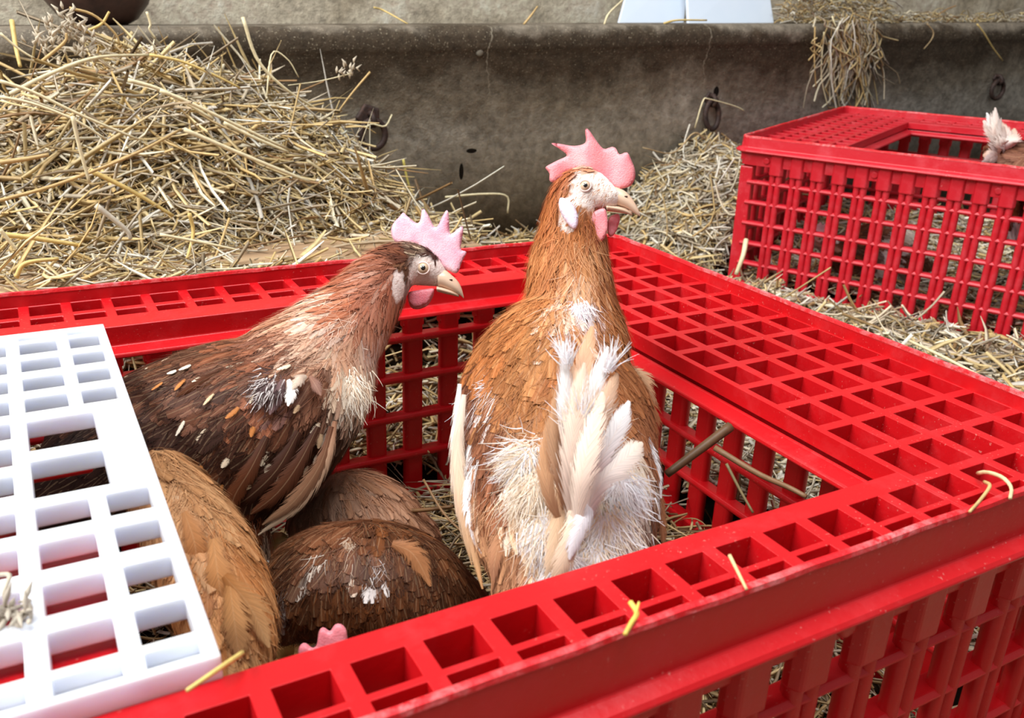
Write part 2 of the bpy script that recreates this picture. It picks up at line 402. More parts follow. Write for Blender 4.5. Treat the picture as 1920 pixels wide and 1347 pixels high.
def make_crate(name, label, mat, mat_edge, group, front_bars, back_bars, left_bars, right_bars, rows_front, rows_back, panel_cols=4, collar_z=-1.72, up=0.0):
    org = ((X0 + X1) / 2, (Y0 + Y1) / 2, -ZF)
    root = thing(name, label, 'crate', org, group)
    cr = [(i * PXX, i * PXX + OXX) for i in range(panel_cols)] + [(3.44, 4.06)]
    cl_ = [(X0 + X1 - b, X0 + X1 - a) for a, b in cr][::-1]
    rows = [(-j - OYY, -j) for j in range(-12, 1)][::-1]
    rows = [(a, b) for a, b in rows]
    short = [(12.18, 12.56), (12.7, 13.36)]
    fr = [(-1.511, -0.989), (-2.10, -1.62)]
    xin_r, xin_l = -0.15, X0 + X1 + 0.15
    # end panels
    V, F = lattice(xin_r, 4.12, -2.12, 13.42, cr, fr + rows + short, -0.8)
    add('end_panel', V, F, mat, root, bevel=0.065, seg=3)
    V, F = lattice(X0 + 0.08, xin_l, -2.12, 13.42, cl_, fr + rows + short, -0.8)
    add('end_panel', V, F, mat, root, bevel=0.065, seg=3)
    # long strips before and behind the opening
    cm = [(i * PXX + 0.016, i * PXX + OXX + 0.016) for i in range(-1, -21, -1) if i * PXX > xin_l + 0.2][::-1]
    V, F = lattice(xin_l, xin_r, -2.12, -0.59, cm, fr, -1.0)
    add('front_strip', V, F, mat, root, bevel=0.055, seg=3)
    V, F = lattice(xin_l, xin_r, 11.25, 13.42, cm, [(12.02, 12.42), (12.64, 13.36)], -0.6)
    add('back_strip', V, F, mat, root, bevel=0.045, seg=3)
    # sliding rails round the opening
    prof = [(0, -0.3), (0.0, -0.44), (0.34, -0.52), (0.36, -0.62), (0.0, -0.66), (-0.3, -0.6), (-0.3, -0.3)]
    def rail(axis, at, s, a0, a1):
        V = []; n = 12
        for q in np.linspace(a0, a1, n):
            for d, z in prof: V.append((at + s * d, q, z) if axis == 'y' else (q, at + s * d, z))
        k = len(prof); F = []
        for i in range(n - 1):
            for j in range(k): F.append((i * k + j, i * k + (j + 1) % k, (i + 1) * k + (j + 1) % k, (i + 1) * k + j))
        F.append(tuple(range(k))); F.append(tuple((n - 1) * k + j for j in range(k)))
        add('rail', V, F, mat, root, bevel=0.03)
    rail('y', xin_r, -1, -0.6, 11.25); rail('y', xin_l, 1, -0.6, 11.25); rail('x', 11.25, -1, xin_l, xin_r); 
    # rim: thin upstanding lip, outer skirt and flange
    V, F = ring_sweep(X0, X1, Y0, Y1, 0.45, [(0, 0.29), (-0.05, 0.33), (-0.1, 0.29), (-0.13, -0.5 + up), (-0.2, -0.68 + up), (0.0, -0.70 + up), (0.26, -0.66 + up), (0.30, -0.6 + up), (0.24, -0.53 + up), (0.04, -0.46 + up)], wob=0.012)
    add('rim', V, F, mat, root, bevel=0.03, seg=2)
    V, F = ring_sweep(X0, X1, Y0, Y1, 0.45, [(0.015, 0.27), (0.0, 0.335), (-0.05, 0.35), (-0.1, 0.335), (-0.115, 0.27)], wob=0.012)
    o = add('worn_lip', V, F, mat_edge, root); o['label'] = 'scuffed pale pink top edge of the rim'
    # upper band, bottom band
    V, F = ring_sweep(X0 + .05, X1 - .05, Y0 + .05, Y1 - .05, 0.4, [(0, -0.5 + up), (0, -1.16 + up * .5), (-0.2, -1.16 + up * .5), (-0.2, -0.5 + up)])
    add('upper_band', V, F, mat, root, bevel=0.03)
    V, F = ring_sweep(X0 + .12, X1 - .12, Y0 + .12, Y1 - .12, 0.4, [(0, -6.86), (0, -7.4), (-0.4, -7.4), (-0.4, -6.86)])
    add('bottom_band', V, F, mat, root, bevel=0.05)
    # floor lattice
    fx = [(X0 + 0.8 + i * 1.0, X0 + 1.6 + i * 1.0) for i in range(24)]; fy = [(Y0 + 0.8 + i * 1.0, Y0 + 1.6 + i * 1.0) for i in range(14)]
    V, F = lattice(X0 + .3, X1 - .3, Y0 + .3, Y1 - .3, fx, fy, -7.38, -7.22)
    add('base', V, F, mat, root)
    # one barred wall: local s along the wall, n outwards
    def wall(kind, bars, rows_z, a0, a1, at, axis, sgn):
        def mp(s, n, z): return (s, at + sgn * n, z) if axis == 'x' else (at + sgn * n, s, z)
        for s0, s1 in ((a0, a0 + 0.62), (a1 - 0.62, a1)):
            V, F = box(s0, s1, -0.3, 0.02, -6.95, -1.1); add('corner_post', [mp(*v) for v in V], F, mat, root, bevel=0.05)
        def tri(hw, z0, z1, b, flat):
            mb = MB()
            V = []; prof = [(-hw, -0.12), (-hw, 0.03), (-hw * .72, b), (hw * .72, b), (hw, 0.03), (hw, -0.12)]
            for z in (z0, z1):
                for s, n in prof: V.append((s, n, z))
            F = [(i, (i + 1) % 6, 6 + (i + 1) % 6, 6 + i) for i in range(6)] + [tuple(range(6))[::-1], tuple(range(6, 12))]
            return V, F
        o_bar = o_col = o_foot = None; s_ref = bars[0]
        for s in bars:
            if o_bar is None:
                mb = MB()
                for ds in (-0.155, 0.155):
                    V = []; k = 8
                    for z in (-6.9, -1.12):
                        for a in range(k):
                            an = 2 * math.pi * a / k; V.append(mp(s + ds + 0.15 * math.cos(an), -0.03 + 0.17 * math.sin(an), z))
                    F = [(i, (i + 1) % k, k + (i + 1) % k, k + i) for i in range(k)]; mb.put(V, F)
                V, F = box(s - 0.16, s + 0.16, -0.2, -0.02, -6.9, -1.12); mb.put([mp(*v) for v in V], F)
                o_bar = cur = add('bar', mb.V, mb.F, mat, root, smooth=False)
                for p in o_bar.data.polygons: p.use_smooth = True
                m = o_bar.modifiers.new('e', 'EDGE_SPLIT'); m.split_angle = 0.9
                V, F = tri(0.34, collar_z, -0.6 + up, 0.2, 0); o_col = add('collar', [mp(s + a, b, z) for a, b, z in V], F, mat, o_bar, bevel=0.05)
                V, F = tri(0.32, -7.38, -6.86, 0.06, 0); o_foot = add('foot', [mp(s + a, b, z) for a, b, z in V], F, mat, o_bar, bevel=0.04)
            else:
                d = s - s_ref; dl = (d, 0, 0) if axis == 'x' else (0, d, 0)
                cur = share(o_bar, root, dl); c = cur.modifiers.get('e') or cur.modifiers.new('e', 'EDGE_SPLIT'); c.split_angle = 0.9
                share(o_col, cur, (0, 0, 0)); share(o_foot, cur, (0, 0, 0))
        for z in rows_z:
            V = []; n = 2; hz = 0.1
            prof = [(-0.3, -hz), (-0.34, 0), (-0.3, hz), (0.05, hz), (0.13, 0), (0.05, -hz)]
            for s in (a0 + .4, a1 - .4):
                for nn, zz in prof: V.append(mp(s, nn, z + zz))
            F = [(i, (i + 1) % 6, 6 + (i + 1) % 6, 6 + i) for i in range(6)] + [tuple(range(6))[::-1], tuple(range(6, 12))]
            add('crossbar', V, F, mat, root, bevel=0.03)
    wall('front', front_bars, rows_front, X0 + .14, X1 - .14, Y0 + .12, 'x', -1)
    wall('back', back_bars, rows_back, X0 + .14, X1 - .14, Y1 - .12, 'x', 1)
    wall('left', left_bars, rows_back, Y0 + .14, Y1 - .14, X0 + .12, 'y', -1)
    wall('right', right_bars, rows_back, Y0 + .14, Y1 - .14, X1 - .12, 'y', 1)
    # moulded rivets on the upper band
    for k, sx in enumerate(np.arange(X0 + 1.42 if up else X0 + 3.0, X1 - 1, 5.0 if up else 4.0)):
        V = []; n = 12
        V1, F1 = tube([(sx, Y0 + .1, -0.95 + up * .8), (sx, Y0 + 0.02, -0.95 + up * .8), (sx, Y0 - 0.03, -0.95 + up * .8)], [0.17, 0.17, 0.13], 12); add('rivet', V1, F1, mat, root, smooth=False, bevel=0.02)
    return root
rowsz = [-2.0, -3.2, -4.42, -5.66]
crate1 = make_crate('poultry_crate', 'large red plastic crate in the foreground with two hens standing up out of it', M_RED, M_EDGE,
    'red poultry crates on the straw',
    [0.02 - 1.14 * k for k in range(-2, 19)], [-0.41 - 1.125 * k for k in range(-3, 19)],
    [9.387 - 1.122 * k for k in range(-2, 10)], [9.387 - 1.122 * k for k in range(-2, 10)], rowsz, rowsz)
for bx in ((-17.4, -11.42, -.6, 3.0, -.36, -.14), (-17.4, -11.42, 5.3, 5.75, -.36, -.14), (-17.4, -11.42, 10.6, 11.25, -.36, -.14)):
    add('cross_member', *box(*bx), M_RED, crate1, bevel=.06)
crate2 = make_crate('poultry_crate', 'red plastic poultry crate further back on the right, beside the wall', M_RED2, M_EDGE,
    'red poultry crates on the straw',
    [X0 + 1.92 + 0.989 * k for k in range(0, 24)], [X0 + 1.6 + 1.125 * k for k in range(0, 21)],
    [9.387 - 1.122 * k for k in range(-2, 10)], [9.387 - 1.122 * k for k in range(-2, 10)], [-1.83, -2.82, -3.84, -4.85, -5.86], rowsz, collar_z=-1.38, up=0.27)
# put the second crate where it stands: its own corner (X0, Y0) at (18.88, 24.14)
yaw, tiltx, tilty = -1.1409, 0.002, 0.0307
c_, s_ = math.cos(yaw), math.sin(yaw)
A2 = np.array([[c_, -s_, 0], [s_, c_, 0], [tiltx, tilty, 1.0]])
u_ = A2[:, 0] / np.linalg.norm(A2[:, 0]); v_ = A2[:, 1] - u_ * (A2[:, 1] @ u_); v_ /= np.linalg.norm(v_); w_ = np.cross(u_, v_)
R2 = np.stack([u_, v_, w_], 1); CORNER2 = np.array([18.8842, 24.1416, 1.1648])
def c2(x, y, z): return CORNER2 + R2 @ np.array([x - X0, y - Y0, z])
def c2l(x, y, z): return CORNER2 + R2 @ np.array([x, y, z], float)
o2 = c2(*ORI[crate2.name]); l2 = W(o2)
crate2.matrix_world = Matrix(((R2[0, 0], R2[0, 1], R2[0, 2], l2[0]), (R2[1, 0], R2[1, 1], R2[1, 2], l2[1]), (R2[2, 0], R2[2, 1], R2[2, 2], l2[2]), (0, 0, 0, 1)))

# white sliding lid, pushed back to the left end of the opening
def white_lid():
    xr, xl = -10.68, -17.3
    root = thing('sliding_lid', 'white plastic grid lid slid over the near left part of the red crate', 'lid', ((xl + xr) / 2, 5, -0.3))
    cols = [(-11.38, -10.84)] + [(-12.24 - 0.87 * k, -11.6 - 0.87 * k) for k in range(6)]
    rows = [(9.38 - 0.0, 10.0), (8.46, 9.07), (7.53, 8.13), (6.6, 7.2), (5.67, 6.28), (4.74, 5.35), (3.82, 4.42), (2.73, 3.34), (1.8, 2.41), (0.86, 1.47), (-0.1, 0.54)]
    xs = sorted({xl, xr, -11.3} | {c for ab in cols for c in ab}); 
    big = [(5.12, 6.22), (3.62, 4.76)]
    Z0, Z1 = -0.01, 0.3
    xs = sorted({xl, xr, -11.28} | {c for ab in cols for c in ab}); ends = [(-.5, -.24), (10.18, 10.42)]; rB = [r for r in rows if r[0] > 6.5 or r[1] < 3.5]
    ys = sorted({-0.62, 10.64} | {c for ab in rows + big + ends for c in ab}); H = set()
    def hole(xa, xb, ya, yb):
        for i in range(len(xs) - 1):
            for j in range(len(ys) - 1):
                if xs[i] >= xa - 1e-6 and xs[i + 1] <= xb + 1e-6 and ys[j] >= ya - 1e-6 and ys[j + 1] <= yb + 1e-6: H.add((i, j))
    for k, (xa, xb) in enumerate(cols):
        for ya, yb in (rB if k < 2 else rows): hole(xa, xb, ya, yb)
    for ya, yb in big: hole(-12.24, -11.28, ya, yb)
    for xa, xb in cols:
        for ya, yb in ends: hole(xa, xb, ya, yb)
    V, F = plate(xs, ys, H, Z0, Z1); add('lid_grid', V, F, M_WHITE, root, bevel=0.045, seg=3)
    for ya, yb in ends: V, F = box(xl + .1, xr - .08, ya - .04, yb + .04, Z0 + .02, .1); add('recess_floor', V, F, M_WHITE, root)
    return root
lid = white_lid()

# ------------------------------------------------------------------ straw
def smooth(a, b, x): t_ = np.clip((x - a) / (b - a), 0, 1); return t_ * t_ * (3 - 2 * t_)
def vnoise(x, y, f, seed=0):
    def h(i, j): return np.modf(np.abs(np.sin(i * 127.1 + j * 311.7 + seed * 74.7) * 43758.5453))[0]
    x = x * f; y = y * f; i = np.floor(x); j = np.floor(y); a = x - i; b = y - j; a = a * a * (3 - 2 * a); b = b * b * (3 - 2 * b)
    return (h(i, j) * (1 - a) + h(i + 1, j) * a) * (1 - b) + (h(i, j + 1) * (1 - a) + h(i + 1, j + 1) * a) * b - 0.5
def zs(x, y):
    x = np.asarray(x, float); y = np.asarray(y, float)
    z = -7.0 + 3.4 * np.clip((y - 13.6) / 3.2, 0, 1) + .35 * smooth(17, 32, y)
    right = smooth(3.2, 8, x)
    zr = -7.0 + .9 * smooth(6, 14, x) + 1.2 * smooth(28, 32, y)
    z = z * (1 - right) + zr * right
    # under the plank
    zp = -1.75; m = smooth(15.8, 17.0, y) * (1 - smooth(1.5, 3.5, x)); z = z * (1 - m) + np.maximum(z, zp) * m
    # tall heap on the left, against the wall
    top = np.interp(x, [-14, -11, -9, -7.5, -3.2, .1, 1.8, 3.0, 4.2, 4.8], [.9, 2.0, 3.0, 3.7, 2.6, .8, -1.4, -2.5, -3.0, -3.2])
    m = smooth(19.0, 29.5, y) ** 0.8
    z = np.where((x < 4.8) & (y > 19.4), np.maximum(z, -3.3 + (top + 3.3) * m), z)
    # heap right of the middle
    d = np.sqrt(((x - 24.0) / 7.0) ** 2 + ((y - 32.0) / 8.5) ** 2); z = np.maximum(z, -5.9 + 5.5 * np.clip(1 - d, 0, 1) ** 0.62)
    z = z + 0.5 * vnoise(x, y, 0.55, 1) + 0.3 * vnoise(x, y, 1.4, 2)
    inside = (x > X0 + .2) & (x < X1 - .1) & (y > Y0 + .1) & (y < Y1 - .1)
    z = np.where(inside, -7.1 + 0.25 * vnoise(x, y, .8, 3), z)
    z = np.where(((x - 18.9) * .418 + (y - 24.1) * -.909 > -.6) & ((x - 18.9) * .909 + (y - 24.1) * .418 > -.6), np.minimum(z, -6.5), z)
    near = (x > X0 - 1) & (x < X1 + 0.3) & (y > Y0 - 1) & (y < Y1 + .2) & ~inside
    return np.where(near, np.minimum(z, -7.2), z)
STRAW = np.array([lin(c) for c in [(234, 208, 152), (220, 188, 128), (240, 226, 194), (206, 190, 164), (246, 238, 220), (176, 154, 124), (156, 120, 78), (192, 162, 112), (112, 90, 66), (224, 214, 198)]])
PW_GOLD = [.2, .16, .17, .11, .08, .09, .05, .08, .02, .04]
PW_GREY = [.10, .08, .17, .19, .13, .12, .04, .06, .03, .08]
def strands(P, D, N, L, wid, bend, kind, colp, nseg=5, kink=0.25):
    """many stalks at once: P root, D direction, N surface normal; returns V,F,col"""
    n = len(P); k = 3; ns = nseg + 1
    D = D / np.linalg.norm(D, axis=1)[:, None]
    side = np.cross(D, N); side /= np.linalg.norm(side, axis=1)[:, None] + 1e-9; up = np.cross(side, D)
    s = np.linspace(0, 1, ns)
    b1 = rng.normal(0, 1, n) * bend; b2 = rng.normal(0, 1, n) * bend * .6
    kp = rng.uniform(.3, .7, n); kk = np.where(rng.random(n) < kink, rng.normal(0, .6, n), 0); kk2 = np.where(rng.random(n) < kink, rng.normal(0, .4, n), 0)
    c = s[None] - .5
    off = b1[:, None] * (c ** 2 * 1.2) + kk[:, None] * np.maximum(0, s[None] - kp[:, None])
    off2 = b2[:, None] * (c ** 2 * 1.2) + kk2[:, None] * np.maximum(0, s[None] - kp[:, None])
    Q = P[:, None] + L[:, None, None] * (c[:, :, None] * D[:, None] + off[:, :, None] * side[:, None] + off2[:, :, None] * up[:, None])
    fl = kind[:, None] # 0 stalk, 1 leaf
    w = wid[:, None] * np.where(fl > 0, np.sin(np.pi * np.clip(s[None] * .92 + .06, 0, 1)) ** .6 * 1.5, 1.0)
    tw = rng.uniform(0, 6.3, n)[:, None] + np.where(fl > 0, rng.normal(0, 2.2, n)[:, None] * s[None], 0)
    V = np.empty((n, ns, k, 3))
    for a in range(k):
        an = tw + a * 2 * np.pi / k
        th = np.where(fl > 0, .22, 1.0)
        ca = np.cos(a * 2 * np.pi / k); sa = np.sin(a * 2 * np.pi / k)
        # local flattened circle then twisted
        lx = ca; ly = sa * th
        ox = w * (lx * np.cos(tw) - ly * np.sin(tw)); oy = w * (lx * np.sin(tw) + ly * np.cos(tw))
        V[:, :, a] = Q + ox[:, :, None] * side[:, None] + oy[:, :, None] * up[:, None]
    base = (np.arange(n) * ns * k)[:, None, None]; i = np.arange(nseg)[None, :, None] * k; j = np.arange(k)[None, None, :]; j2 = (j + 1) % k
    F = np.stack([base + i + j, base + i + j2, base + i + k + j2, base + i + k + j], -1).reshape(-1, 4)
    ci = rng.choice(len(STRAW), n, p=np.array(colp) / sum(colp)); col = STRAW[ci] * rng.uniform(.62, 1.12, (n, 1))
    grad = 1 + .15 * rng.normal(0, 1, (n, 1, 1)) * (s[None, :, None] - .5)
    col = (col[:, None] * grad)[:, :, None, :].repeat(k, 2)
    return V.reshape(-1, 3), F, np.clip(col, 0, 1).reshape(-1, 3)
def litter(name, label, cat, regions, parent=None, pw=PW_GOLD, excl=None):
    """loose straw scattered on the bed: regions are (x0,x1,y0,y1,count,len,width,lift)"""
    VV, FF, CC = [], [], []; off = 0
    for (x0, x1, y0, y1, n, L0, w0, lift) in regions:
        x = rng.uniform(x0, x1, n); y = rng.uniform(y0, y1, n)
        e = .25; gx = (zs(x + e, y) - zs(x - e, y)) / (2 * e); gy = (zs(x, y + e) - zs(x, y - e)) / (2 * e)
        N = np.stack([-np.clip(gx, -2, 2), -np.clip(gy, -2, 2), np.ones(n)], 1); N /= np.linalg.norm(N, axis=1)[:, None]
        a = rng.uniform(0, 2 * np.pi, n); D = np.stack([np.cos(a), np.sin(a) * .8, rng.normal(0, .16, n)], 1)
        D = D - N * (D * N).sum(1)[:, None] * .9
        P = np.stack([x, y, zs(x, y)], 1) + N * (rng.random(n)[:, None] ** 1.3 * lift - .05)
        L = np.minimum(L0 * np.exp(rng.normal(0, .55, n)), 2.6 * L0); kind = (rng.random(n) < .42).astype(float)
        wid = w0 * rng.uniform(.45, 1.2, n) * np.where(kind > 0, 1.2, 1.0)
        keep = (P[:, 1] + np.abs(D[:, 1]) * L * .5 < WY - .1)
        keep &= ~((P[:, 1] - np.abs(D[:, 1]) * L * .5 < Y1 + .05) & (P[:, 1] > Y1) & (P[:, 0] < X1 + .4) & (P[:, 0] > X0))
        keep &= ~((P[:, 0] - np.abs(D[:, 0]) * L * .5 < X1 + .05) & (P[:, 0] > X1) & (P[:, 1] < Y1 + .3))
        keep &= ~((P[:, 0] > -4.6) & (P[:, 0] < 2.2) & (P[:, 1] > 15.9) & (P[:, 1] < 21.8) & (rng.random(n) < .88)) & ~((P[:, 0] > -13) & (P[:, 0] < -10.4) & (P[:, 1] > 16.6) & (P[:, 1] < 19.2) & (rng.random(n) < .8))
        if excl is not None: keep &= ~excl(P, D, L)
        v, f, c = strands(P[keep], D[keep], N[keep], L[keep], wid[keep], .38, kind[keep], pw, kink=.4)
        VV.append(v); FF.append(f + off); CC.append(c); off += len(v)
    V = np.concatenate(VV); F = np.concatenate(FF); Cc = np.concatenate(CC)
    o = add(name, V, F, M_STRAW, parent, col=Cc, smooth=True, kind='stuff', origin=None if parent else (regions[0][0], regions[0][2], -7))
    if not parent: tag(o, label, cat)
    elif label: o['label'] = label
    return o
def bed(name, x0, x1, y0, y1, step, mat, parent=None, drop=.12):
    nx = int((x1 - x0) / step) + 1; ny = int((y1 - y0) / step) + 1
    X, Y = np.meshgrid(np.linspace(x0, x1, nx), np.linspace(y0, y1, ny)); Z = zs(X, Y) - drop
    V = np.stack([X, Y, Z], -1).reshape(-1, 3); i = np.arange(ny - 1)[:, None] * nx + np.arange(nx - 1)[None]
    F = np.stack([i, i + 1, i + nx + 1, i + nx], -1).reshape(-1, 4)
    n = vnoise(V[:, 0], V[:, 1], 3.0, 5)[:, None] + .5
    col = lin((58, 44, 30)) * (.5 + n) ; return V, F, np.clip(col, 0, 1)  # dark brown base blocks light; shade of the straw gaps put into its colour
def in_c2(P, m=0.3):
    q = (P - CORNER2) @ R2
    return (q[:, 0] > -m) & (q[:, 0] < 26 + m) & (q[:, 1] > -m) & (q[:, 1] < 15.7 + m) & (q[:, 2] > -7.25)
def ex2(P, D, L): return in_c2(P) | in_c2(P + D * L[:, None] * .5) | in_c2(P - D * L[:, None] * .5)
V, F, c_ = bed('straw_bed', -24, 46, 13.6, WY - .02, .4, M_CHAFF)
o = add('shaded_chaff_bed', V, F, M_CHAFF, col=c_, smooth=True, kind='stuff', origin=(0, 20, -7)); tag(o, 'packed chaff coloured dark as shade under the loose straw beside the wall', 'chaff')
V, F, c_ = bed('straw_bed', X1 + .45, 46, -12, 13.9, .45, M_CHAFF)
o = add('shaded_chaff_bed', V, F, M_CHAFF, col=c_, smooth=True, kind='stuff', origin=(10, 2, -7)); tag(o, 'packed chaff coloured dark as shade on the floor right of the front crate', 'chaff')
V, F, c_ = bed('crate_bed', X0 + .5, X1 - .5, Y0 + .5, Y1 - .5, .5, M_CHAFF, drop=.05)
o = add('crate_litter_bed', V, F, M_CHAFF, col=c_, smooth=True, kind='stuff', origin=(-8, 5, -7)); tag(o, 'dusty litter, coloured dark as shade, covering the bottom of the front crate', 'litter')
V, F, c_ = bed('front_bed', X0 - 6, X1 + 6, -14, Y0 - .6, .5, M_CHAFF)
o = add('shaded_chaff_bed', V, F, M_CHAFF, col=c_, smooth=True, kind='stuff', origin=(-8, -8, -7)); tag(o, 'packed chaff coloured dark as shade on the floor before the front crate', 'chaff')

heap = thing('straw_heap', 'tall heap of tangled golden straw against the wall at the left', 'straw', (-6, 27, -3))
litter('loose_straw', None, None, [(-14.5, 5.2, 17.5, 32.6, 9000, 1.9, .062, .75), (-14, 4.4, 24, 32.6, 4500, 2.6, .07, 1.0), (-14.5, 3.5, 19, 31, 12000, .7, .034, .85)], heap)
litter('straw_drift', 'loose straw drift between the front crate and the wall', 'straw', [(-14, 4.6, 13.7, 17.6, 7000, 1.0, .06, .5), (4, 18, 13.9, 32.6, 6500, 1.4, .062, .6), (-2, 16, 27, 32.7, 1600, 1.9, .06, .7)], excl=ex2)
heap2 = thing('straw_heap', 'pale greyish straw heap between the two red crates, under the middle iron ring', 'straw', (22, 29, -5))
litter('loose_straw', None, None, [(15.5, 33, 20, 32.7, 9500, 1.1, .066, .7), (17, 30, 24, 32.7, 3000, 1.6, .07, .9)], heap2, PW_GREY, ex2)
litter('floor_straw', 'short broken straw on the floor beside the right side of the front crate', 'straw', [(4.4, 26, -8, 24, 17000, 1.15, .06, .5), (4.4, 8, -4, 13, 4500, .8, .06, .5), (12, 26, 4, 24, 3000, 1.6, .075, .8)], pw=PW_GREY, excl=ex2)
litter('floor_straw', 'loose straw on the floor before the front crate', 'straw', [(-14, 8, -12, -2.7, 4500, 1.3, .06, .5)], pw=PW_GOLD)
def ex_in(P, D, L):
    q1 = P + D * L[:, None] * .5; q0 = P - D * L[:, None] * .5
    bad = lambda q: (q[:, 0] > X1 - .5) | (q[:, 0] < X0 + .5) | (q[:, 1] > Y1 - .5) | (q[:, 1] < Y0 + .5)
    return bad(q1) | bad(q0)
litter('crate_litter', 'brown straw litter on the bottom inside the front crate', 'straw', [(-13, 3.7, -1.6, 13, 4200, 1.1, .045, .45), (-3, 3.7, 1, 13, 1200, 1.8, .045, .9)], pw=[.1, .12, .05, .14, .02, .2, .16, .14, .07, 0], excl=ex_in)
# litter inside the far crate, in its own frame
n = 9000; q = np.stack([rng.uniform(.6, 22, n), rng.uniform(.5, 15, n), np.zeros(n)], 1)
q[:, 2] = -6.95 + np.maximum(0, q[:, 1] - 5) * .12 + .8 * (vnoise(q[:, 0], q[:, 1], .35, 9) + .3) + rng.random(n) * .5
P = CORNER2 + q @ R2.T; a = rng.uniform(0, 6.283, n); D = np.stack([np.cos(a), np.sin(a), rng.normal(0, .2, n)], 1)
v, f, c_ = strands(P, D, np.tile([0, 0, 1.], (n, 1)), np.minimum(1.3 * np.exp(rng.normal(0, .5, n)), 2.6), rng.uniform(.04, .09, n), .25, (rng.random(n) < .4).astype(float), [.12, .12, .2, .18, .16, .1, .04, .05, .02, .05])
q2 = (v - CORNER2) @ R2; q2[:, 0] = np.clip(q2[:, 0], .45, 25); q2[:, 1] = np.clip(q2[:, 1], .45, 15.2); v = CORNER2 + q2 @ R2.T
tag(add('crate_litter', v, f, M_STRAW, col=c_, smooth=True, kind='stuff', origin=c2l(8, 6, -7)), 'pale straw litter inside the far crate', 'straw')
g = 30; X, Y = np.meshgrid(np.linspace(.5, 25.4, g), np.linspace(.5, 15.1, g)); Zq = -7.05 + np.maximum(0, Y - 5) * .12 + .8 * (vnoise(X, Y, .35, 9) + .3)
Vb = CORNER2 + np.stack([X, Y, Zq], -1).reshape(-1, 3) @ R2.T; i = np.arange(g - 1)[:, None] * g + np.arange(g - 1)[None]
tag(add('crate_litter_bed', Vb, np.stack([i, i + 1, i + g + 1, i + g], -1).reshape(-1, 4), M_CHAFF, col=np.tile(lin((60, 46, 32)), (g * g, 1)), smooth=True, kind='stuff', origin=c2l(8, 6, -7)), 'chaff coloured dark as shade under the straw inside the far crate', 'litter')  # same dark base: shade between the straws is in the colour

# plank lying behind the front crate
pl = thing('wooden_plank', 'weathered brown wooden plank lying half under straw behind the front crate', 'plank', (-6, 19, -1.6))
V, F = box(-17, 2.4, 15.6, 23.6, -1.75, -1.2)
add('board', V, F, M_PLANK, pl, bevel=.06)
def stalk_path(pts, n=14): return cmr(np.array([onp(u, v, 1, y) for u, v, y in pts]), n)
def stalk(name, P, r, col, parent=None, flat=1.0, taper=.75, k=6):
    if parent is not None: r = r * .78
    m = len(P); rr = r * np.linspace(1, taper, m)
    V, F = tube(P, rr, k, True, flat); c_ = np.tile(lin(col), (len(V), 1)) * (1 + .12 * np.sin(np.arange(len(V)) * .05))[:, None]
    return add(name, V, F, M_STRAW, parent, col=np.clip(c_, 0, 1), smooth=True)
GOLD, PALE, TAN, DULL = (226, 196, 122), (236, 222, 180), (200, 168, 112), (176, 150, 110)
